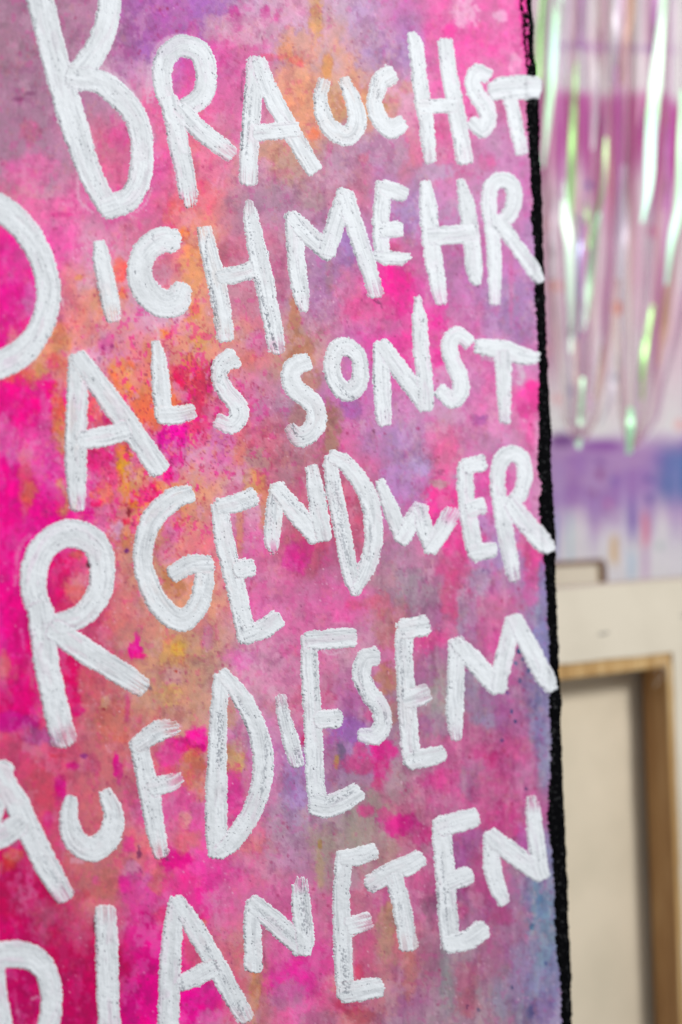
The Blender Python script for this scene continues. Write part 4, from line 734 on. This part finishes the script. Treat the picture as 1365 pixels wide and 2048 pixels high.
fringe_at = at(1215, -420, 1.80)
fringe = thing("foil_fringe", "iridescent mint and violet foil fringe gathered into loose loops before the paint-splashed wall", "foil fringe", tuple(fringe_at))
def strip(pts, width, mat, depth, facing=None, twist=0.0, cup=.12, seed=0):
    """a foil ribbon through traced points; it faces the window's glint (facing=True) or is turned off it"""
    P, _ = smooth_path([(p[0], p[1], 1) for p in pts], 22)
    n = len(P); t = np.linspace(0, 1, n)
    dd = depth + .012 * np.sin(t * 5 + seed) + .0
    D3 = np.stack([at(P[i, 0], P[i, 1], dd[i]) for i in range(n)])
    tan = np.gradient(D3, axis=0); tan /= np.linalg.norm(tan, axis=1)[:, None]
    vout = []
    wid = (np.interp(t, np.linspace(0, 1, len(width)), width) if hasattr(width, '__len__') else np.full(n, width)) * depth / FPX
    for i in range(n):
        view = CAM - D3[i]; view /= np.linalg.norm(view); l = WINDOW - D3[i]; l /= np.linalg.norm(l)
        h = view + l if facing else view.copy(); h /= np.linalg.norm(h)
        h = h - tan[i] * np.dot(h, tan[i]); h /= np.linalg.norm(h)
        side = np.cross(tan[i], h)
        a = twist * math.sin(t[i] * 7 + seed * 1.7)
        side, h = side * math.cos(a) + h * math.sin(a), h * math.cos(a) - side * math.sin(a)
        for s in (-1, -.33, .33, 1):
            vout.append(D3[i] + side * s * wid[i] / 2 - h * cup * wid[i] * (s * s) + h * 0)
    v = np.array(vout) - fringe_at
    q = [[i * 4 + j, i * 4 + j + 1, (i + 1) * 4 + j + 1, (i + 1) * 4 + j] for i in range(n - 1) for j in range(3)]
    return mesh_obj("foil_strip", v, q, mat, fringe)
TOPY = -420
glint_strips = [  # window glints on the strands, built as separate pale strips
 (m_green_glint, [(1092, -60), (1088, 0), (1081, 80), (1078, 165)], [10, 13, 13, 7], 1.74),
 (m_mint_glint, [(1122, -120), (1117, 0), (1106, 134), (1094, 268), (1086, 335)], [18, 20, 20, 16, 7], 1.73),
 (m_green_glint, [(1153, 125), (1148, 228), (1143, 350), (1137, 443)], [6, 14, 16, 16], 1.75),
 (m_mint_glint, [(1129, 360), (1132, 440), (1138, 480), (1141, 600), (1141, 705)], [5, 24, 20, 16, 11], 1.72),
 (m_green_glint, [(1213, 275), (1208, 376), (1192, 430), (1178, 497)], [6, 13, 14, 8], 1.75),
 (m_mint_glint, [(1200, 425), (1187, 500), (1176, 580), (1167, 660)], [8, 20, 19, 10], 1.72),
 (m_mint_glint, [(1333, -100), (1329, 0), (1315, 134), (1303, 268), (1298, 376), (1284, 445)], [14, 18, 26, 30, 26, 6], 1.71),
 (m_mint_glint, [(1366, 180), (1362, 300), (1361, 400), (1344, 480), (1333, 570)], [8, 16, 20, 17, 8], 1.72),
 (m_green_glint, [(1307, 610), (1296, 665), (1287, 720), (1284, 800)], [9, 14, 17, 9], 1.74),
 (m_mint_glint, [(1262, 815), (1262, 860), (1259, 908)], [14, 22, 16], 1.70),
 (m_mint_glint, [(1166, 755), (1165, 800), (1163, 850)], [8, 14, 15], 1.70),
 (m_mint_glint, [(1162, 872), (1158, 884), (1157, 897)], [8, 16, 13], 1.70),
 (m_green_glint, [(1170, 400), (1173, 425), (1174, 448)], [6, 12, 9], 1.74)]
for i, (m, p, wd, dp) in enumerate(glint_strips):
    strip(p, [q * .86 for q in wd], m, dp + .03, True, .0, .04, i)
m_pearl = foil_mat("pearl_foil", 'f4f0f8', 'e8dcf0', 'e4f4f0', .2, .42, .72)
m_orchid = foil_mat("orchid_foil", 'c850c8', 'b860c0', 'd080d0', .2, .42, .66)
m_amber = foil_mat("amber_foil", 'd8a888', 'c89c88', 'd8b490', .12, .42, .7)
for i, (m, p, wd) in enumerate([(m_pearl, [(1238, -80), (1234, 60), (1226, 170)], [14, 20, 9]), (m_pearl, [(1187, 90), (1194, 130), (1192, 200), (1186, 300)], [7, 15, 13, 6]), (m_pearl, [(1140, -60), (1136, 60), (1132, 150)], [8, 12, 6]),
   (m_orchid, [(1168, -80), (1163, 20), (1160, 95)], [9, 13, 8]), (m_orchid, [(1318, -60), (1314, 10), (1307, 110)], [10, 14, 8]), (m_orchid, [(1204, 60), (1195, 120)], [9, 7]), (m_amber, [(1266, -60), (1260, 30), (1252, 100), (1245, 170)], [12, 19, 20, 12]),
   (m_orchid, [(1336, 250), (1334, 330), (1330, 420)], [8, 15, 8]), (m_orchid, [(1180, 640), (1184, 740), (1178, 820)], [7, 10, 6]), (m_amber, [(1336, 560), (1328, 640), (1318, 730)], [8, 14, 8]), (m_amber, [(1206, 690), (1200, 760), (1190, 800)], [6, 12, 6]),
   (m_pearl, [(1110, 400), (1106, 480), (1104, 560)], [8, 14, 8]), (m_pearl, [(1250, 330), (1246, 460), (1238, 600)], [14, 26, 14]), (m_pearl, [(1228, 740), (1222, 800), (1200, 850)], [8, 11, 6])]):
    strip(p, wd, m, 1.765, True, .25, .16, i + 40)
# whole strands: from above the picture, down, and gathered at two tips
strip([(1160, 425), (1158, 520), (1157, 611), (1153, 680)], [6, 13, 12, 6], m_blue, 1.76, False, .5, .1, 3)
mats = [m_pale, m_violet, m_tan, m_pale, m_violet, m_pale, m_tan]
tips = [(1157, 890, 1070, 1262, 13), (1257, 905, 1215, 1420, 14), (1410, 880, 1370, 1560, 10)]
si = 0
for tx, ty, xa, xb, cnt in tips:
    for k in range(cnt):
        u = (k + .5 * rng.random()) / (cnt - 1); xt = xa + (xb - xa) * u
        xm = xt + (tx - xt) * .06; xl = xt + (tx - xt) * .30
        sag = 1.0 - .12 * rng.random()
        pts = [(xt, TOPY), (xt + 6 * (rng.random() - .5), -60), (xm, 330 + 60 * rng.random()), (xl, 620), (tx + (xt - tx) * .46, 770), (tx + (xt - tx) * .36, 835), (tx + (xt - tx) * .12 + 5 * (rng.random() - .5), ty - 8 - 18 * rng.random())]
        strip(pts, [10 + 8 * rng.random(), 13 + 8 * rng.random(), 12, 11, 9 + 3 * rng.random()], mats[(si * 5 + k) % 7], 1.735 + .075 * rng.random(), False, .9, .14, si)
        si += 1
# rod that the strands hang from, above the picture
m_rod, nt, b = new_mat("rod_metal"); b.inputs['Base Color'].default_value = (.6, .6, .62, 1); b.inputs['Metallic'].default_value = .8; b.inputs['Roughness'].default_value = .35
tube("header_cord", [at(1040, TOPY, 1.8) - fringe_at, at(1300, TOPY - 4, 1.8) - fringe_at, at(1600, TOPY, 1.8) - fringe_at], .004, m_rod, fringe, 10)

# ------------------------------------------------------------------ stretched canvases seen from the back
def wood_mat(name, c1, c2, c3, sc=(30, 30, 2.2)):
    m, nt, b = new_mat(name)
    tc = node(nt, 'ShaderNodeTexCoord'); mp = node(nt, 'ShaderNodeMapping'); mp.inputs['Scale'].default_value = sc
    nt.links.new(tc.outputs['Object'], mp.inputs['Vector'])
    n = node(nt, 'ShaderNodeTexNoise', Scale=3.0, Detail=6.0, Roughness=.6, Distortion=.6); nt.links.new(mp.outputs['Vector'], n.inputs['Vector'])
    r = node(nt, 'ShaderNodeValToRGB'); e = r.color_ramp.elements
    e[0].position = .3; e[0].color = (*lin(hx(c1)), 1); e[1].position = .7; e[1].color = (*lin(hx(c3)), 1)
    k = e.new(.5); k.color = (*lin(hx(c2)), 1)
    nt.links.new(n.outputs['Fac'], r.inputs['Fac']); nt.links.new(r.outputs['Color'], b.inputs['Base Color'])
    b.inputs['Roughness'].default_value = .6
    bp = node(nt, 'ShaderNodeBump', Strength=.4, Distance=.001); nt.links.new(n.outputs['Fac'], bp.inputs['Height']); nt.links.new(bp.outputs['Normal'], b.inputs['Normal'])
    return m
def cloth_mat(name, c, c2):
    m, nt, b = new_mat(name)
    tc = node(nt, 'ShaderNodeTexCoord')
    n = node(nt, 'ShaderNodeTexNoise', Scale=9.0, Detail=4.0); nt.links.new(tc.outputs['Object'], n.inputs['Vector'])
    r = node(nt, 'ShaderNodeValToRGB'); e = r.color_ramp.elements
    e[0].position = .35; e[0].color = (*lin(hx(c2)), 1); e[1].position = .6; e[1].color = (*lin(hx(c)), 1)
    nt.links.new(n.outputs['Fac'], r.inputs['Fac']); nt.links.new(r.outputs['Color'], b.inputs['Base Color'])
    w1 = node(nt, 'ShaderNodeTexNoise', Scale=700.0, Detail=2.0); nt.links.new(tc.outputs['Object'], w1.inputs['Vector'])
    bp = node(nt, 'ShaderNodeBump', Strength=.5, Distance=.0008); nt.links.new(w1.outputs['Fac'], bp.inputs['Height']); nt.links.new(bp.outputs['Normal'], b.inputs['Normal'])
    b.inputs['Roughness'].default_value = .85; b.inputs['Specular IOR Level'].default_value = .15
    return m
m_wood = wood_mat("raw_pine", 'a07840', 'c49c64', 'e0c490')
m_wood_shade = wood_mat("pine_shaded_side", '8c6038', 'a87c4c', 'bc9464')  # same pine, darkened in colour for the shade on the inner side
m_cloth = cloth_mat("raw_canvas", 'ded4c2', 'd4cab8')
m_cloth2 = cloth_mat("canvas_back", 'dccfb9', 'd2c6b0')
m_staple, nt, b = new_mat("staple_metal"); b.inputs['Base Color'].default_value = (.25, .25, .26, 1); b.inputs['Metallic'].default_value = .9; b.inputs['Roughness'].default_value = .4

def ragged_cloth(name, x0, x1, z0, z1, yy, axis, parent, seed, amp, mat, th=.0016):
    """a folded-over strip of canvas lying on a bar: its free edge is cut unevenly"""
    n = 90; t = np.linspace(0, 1, n)
    wob = amp * (fbm(t * 14, t * 0, seed, 4, .65) - .5) * 2
    if axis == 'x':      # long along x, free edge at z0
        A = np.stack([x0 + (x1 - x0) * t, np.full(n, yy), z0 + wob], -1); B = np.stack([x0 + (x1 - x0) * t, np.full(n, yy), np.full(n, z1)], -1)
    else:                # long along z, free edge at x0
        A = np.stack([x0 + wob, np.full(n, yy), z0 + (z1 - z0) * t], -1); B = np.stack([np.full(n, x1), np.full(n, yy), z0 + (z1 - z0) * t], -1)
    off = np.array([0, th, 0])
    V = np.concatenate([A, B, A + off, B + off]); q = []
    for i in range(n - 1):
        q += [[i, i + 1, n + i + 1, n + i], [2 * n + i, 3 * n + i, 3 * n + i + 1, 2 * n + i + 1], [i, 2 * n + i, 2 * n + i + 1, i + 1]]
    return mesh_obj(name, V, q, mat, parent, smooth=False)

def canvas_back(label, corner, yaw, lean, W, H, bar, lip, thick, mat_back, seed, lipr=None, top_short=0.0):
    """origin at the foot; corner = world position of its upper right inner corner of the frame"""
    lipr = lip if lipr is None else lipr
    M = Matrix.Rotation(yaw, 4, 'Z') @ Matrix.Rotation(lean, 4, 'X')
    inner = Vector((W / 2 - bar, 0, H - bar))
    loc = Vector(corner) - (M.to_3x3() @ inner)
    t = thing("stretched_canvas", label, "canvas", tuple(loc), M.to_euler(), "unpainted canvases leaning behind")
    rounded_box("stretcher_bar", (-W / 2, 0, H - bar), (W / 2, thick, H), m_wood, t)
    rounded_box("stretcher_bar", (W / 2 - bar, .0005, 0.0), (W / 2, thick, H - bar - .0006), m_wood_shade, t)
    rounded_box("stretcher_bar", (-W / 2, .0005, 0.0), (-W / 2 + bar, thick, H - bar - .0006), m_wood_shade, t)
    rounded_box("stretcher_bar", (-W / 2 + bar + .0006, .001, 0), (W / 2 - bar - .0006, thick, bar), m_wood, t)
    # bare golden face of the bars, a thin proud strip in lighter pine, its light put into the colour
    ragged_cloth("bare_wood_edge", W / 2 - bar, W / 2 - bar + lipr + .012, .0, H - bar + lip * .2, -.0012, 'z', t, seed + 3, .0012, m_wood, .0014)
    ragged_cloth("folded_canvas", -W / 2, W / 2 + .001 - top_short, H - bar + lip, H + .0008, -.0032, 'x', t, seed, .0016, m_cloth)
    ragged_cloth("folded_canvas", W / 2 - bar + lipr, W / 2 + .001 - top_short, 0, H - bar + lip * 1.0, -.0030, 'z', t, seed + 1, .003, m_cloth)
    mb = rounded_box("canvas_cloth", (-W / 2 - .001, thick + .010, -.001), (W / 2 + .001, thick + .0116, H + .0018), mat_back, t, .0006, 1)
    rounded_box("canvas_cloth", (-W / 2, -.003, H + .0004), (W / 2, thick + .0098, H + .0022), m_cloth, t, .0006, 1)
    return t
corner = at(1334, 1334, 1.70)
s17 = 1.70 / FPX
c1 = canvas_back("large unpainted stretched canvas seen from behind, its broad top bar wrapped in folded beige cloth", corner, R(30), R(0.5),
                 .95, .98, 168 * s17, 30 * s17, .044, m_cloth2, 601, 12 * s17)
# staples and frayed threads of the fold
for dx, dz in ((-.098, .048), (-.24, .05), (-.38, .045), (.03, .06)):
    W, H = .95, .98; bx = W / 2 - 168 * s17 + dx; bz = H - 168 * s17 + dz
    tube("staple", [(bx - .007, -.003, bz), (bx - .006, -.0044, bz), (bx, -.0047, bz + .0006), (bx + .006, -.0044, bz + .001), (bx + .007, -.003, bz + .001)], .0009, m_staple, c1)
m_thread = cloth_mat("loose_thread_fibre", 'ece6da', 'e0d8c8')
for k in range(4):
    W, H = .95, .98; bx = W / 2 - 168 * s17 - .004 - .006 * k; bz = H - 168 * s17 + .012
    a = .03 + .012 * rng.random(); sx = (rng.random() - .6) * .03
    tube("loose_thread", [(bx, -.004, bz), (bx + sx * .3, -.008, bz - a * .3), (bx + sx * .8, -.009, bz - a * .7), (bx + sx * 1.5, -.007, bz - a)], .0002, m_thread, c1, 5)
c2 = canvas_back("second unpainted canvas with a dark brown rim, standing behind the larger one", at(1140, 1203, 1.86), R(14), R(0), .62, .95, .045, .002, .02, m_cloth2, 701, None, .006)

m_rim = wood_mat("dark_brown_rim", '5c4034', '7c5c4c', '98705c')
rounded_box("rim_moulding", (-.31, -.006, .9524), (.3150, .012, .9580), m_rim, c2, .001, 1)
rounded_box("rim_moulding", (.3112, -.006, 0), (.3170, .012, .9520), m_rim, c2, .001, 1)
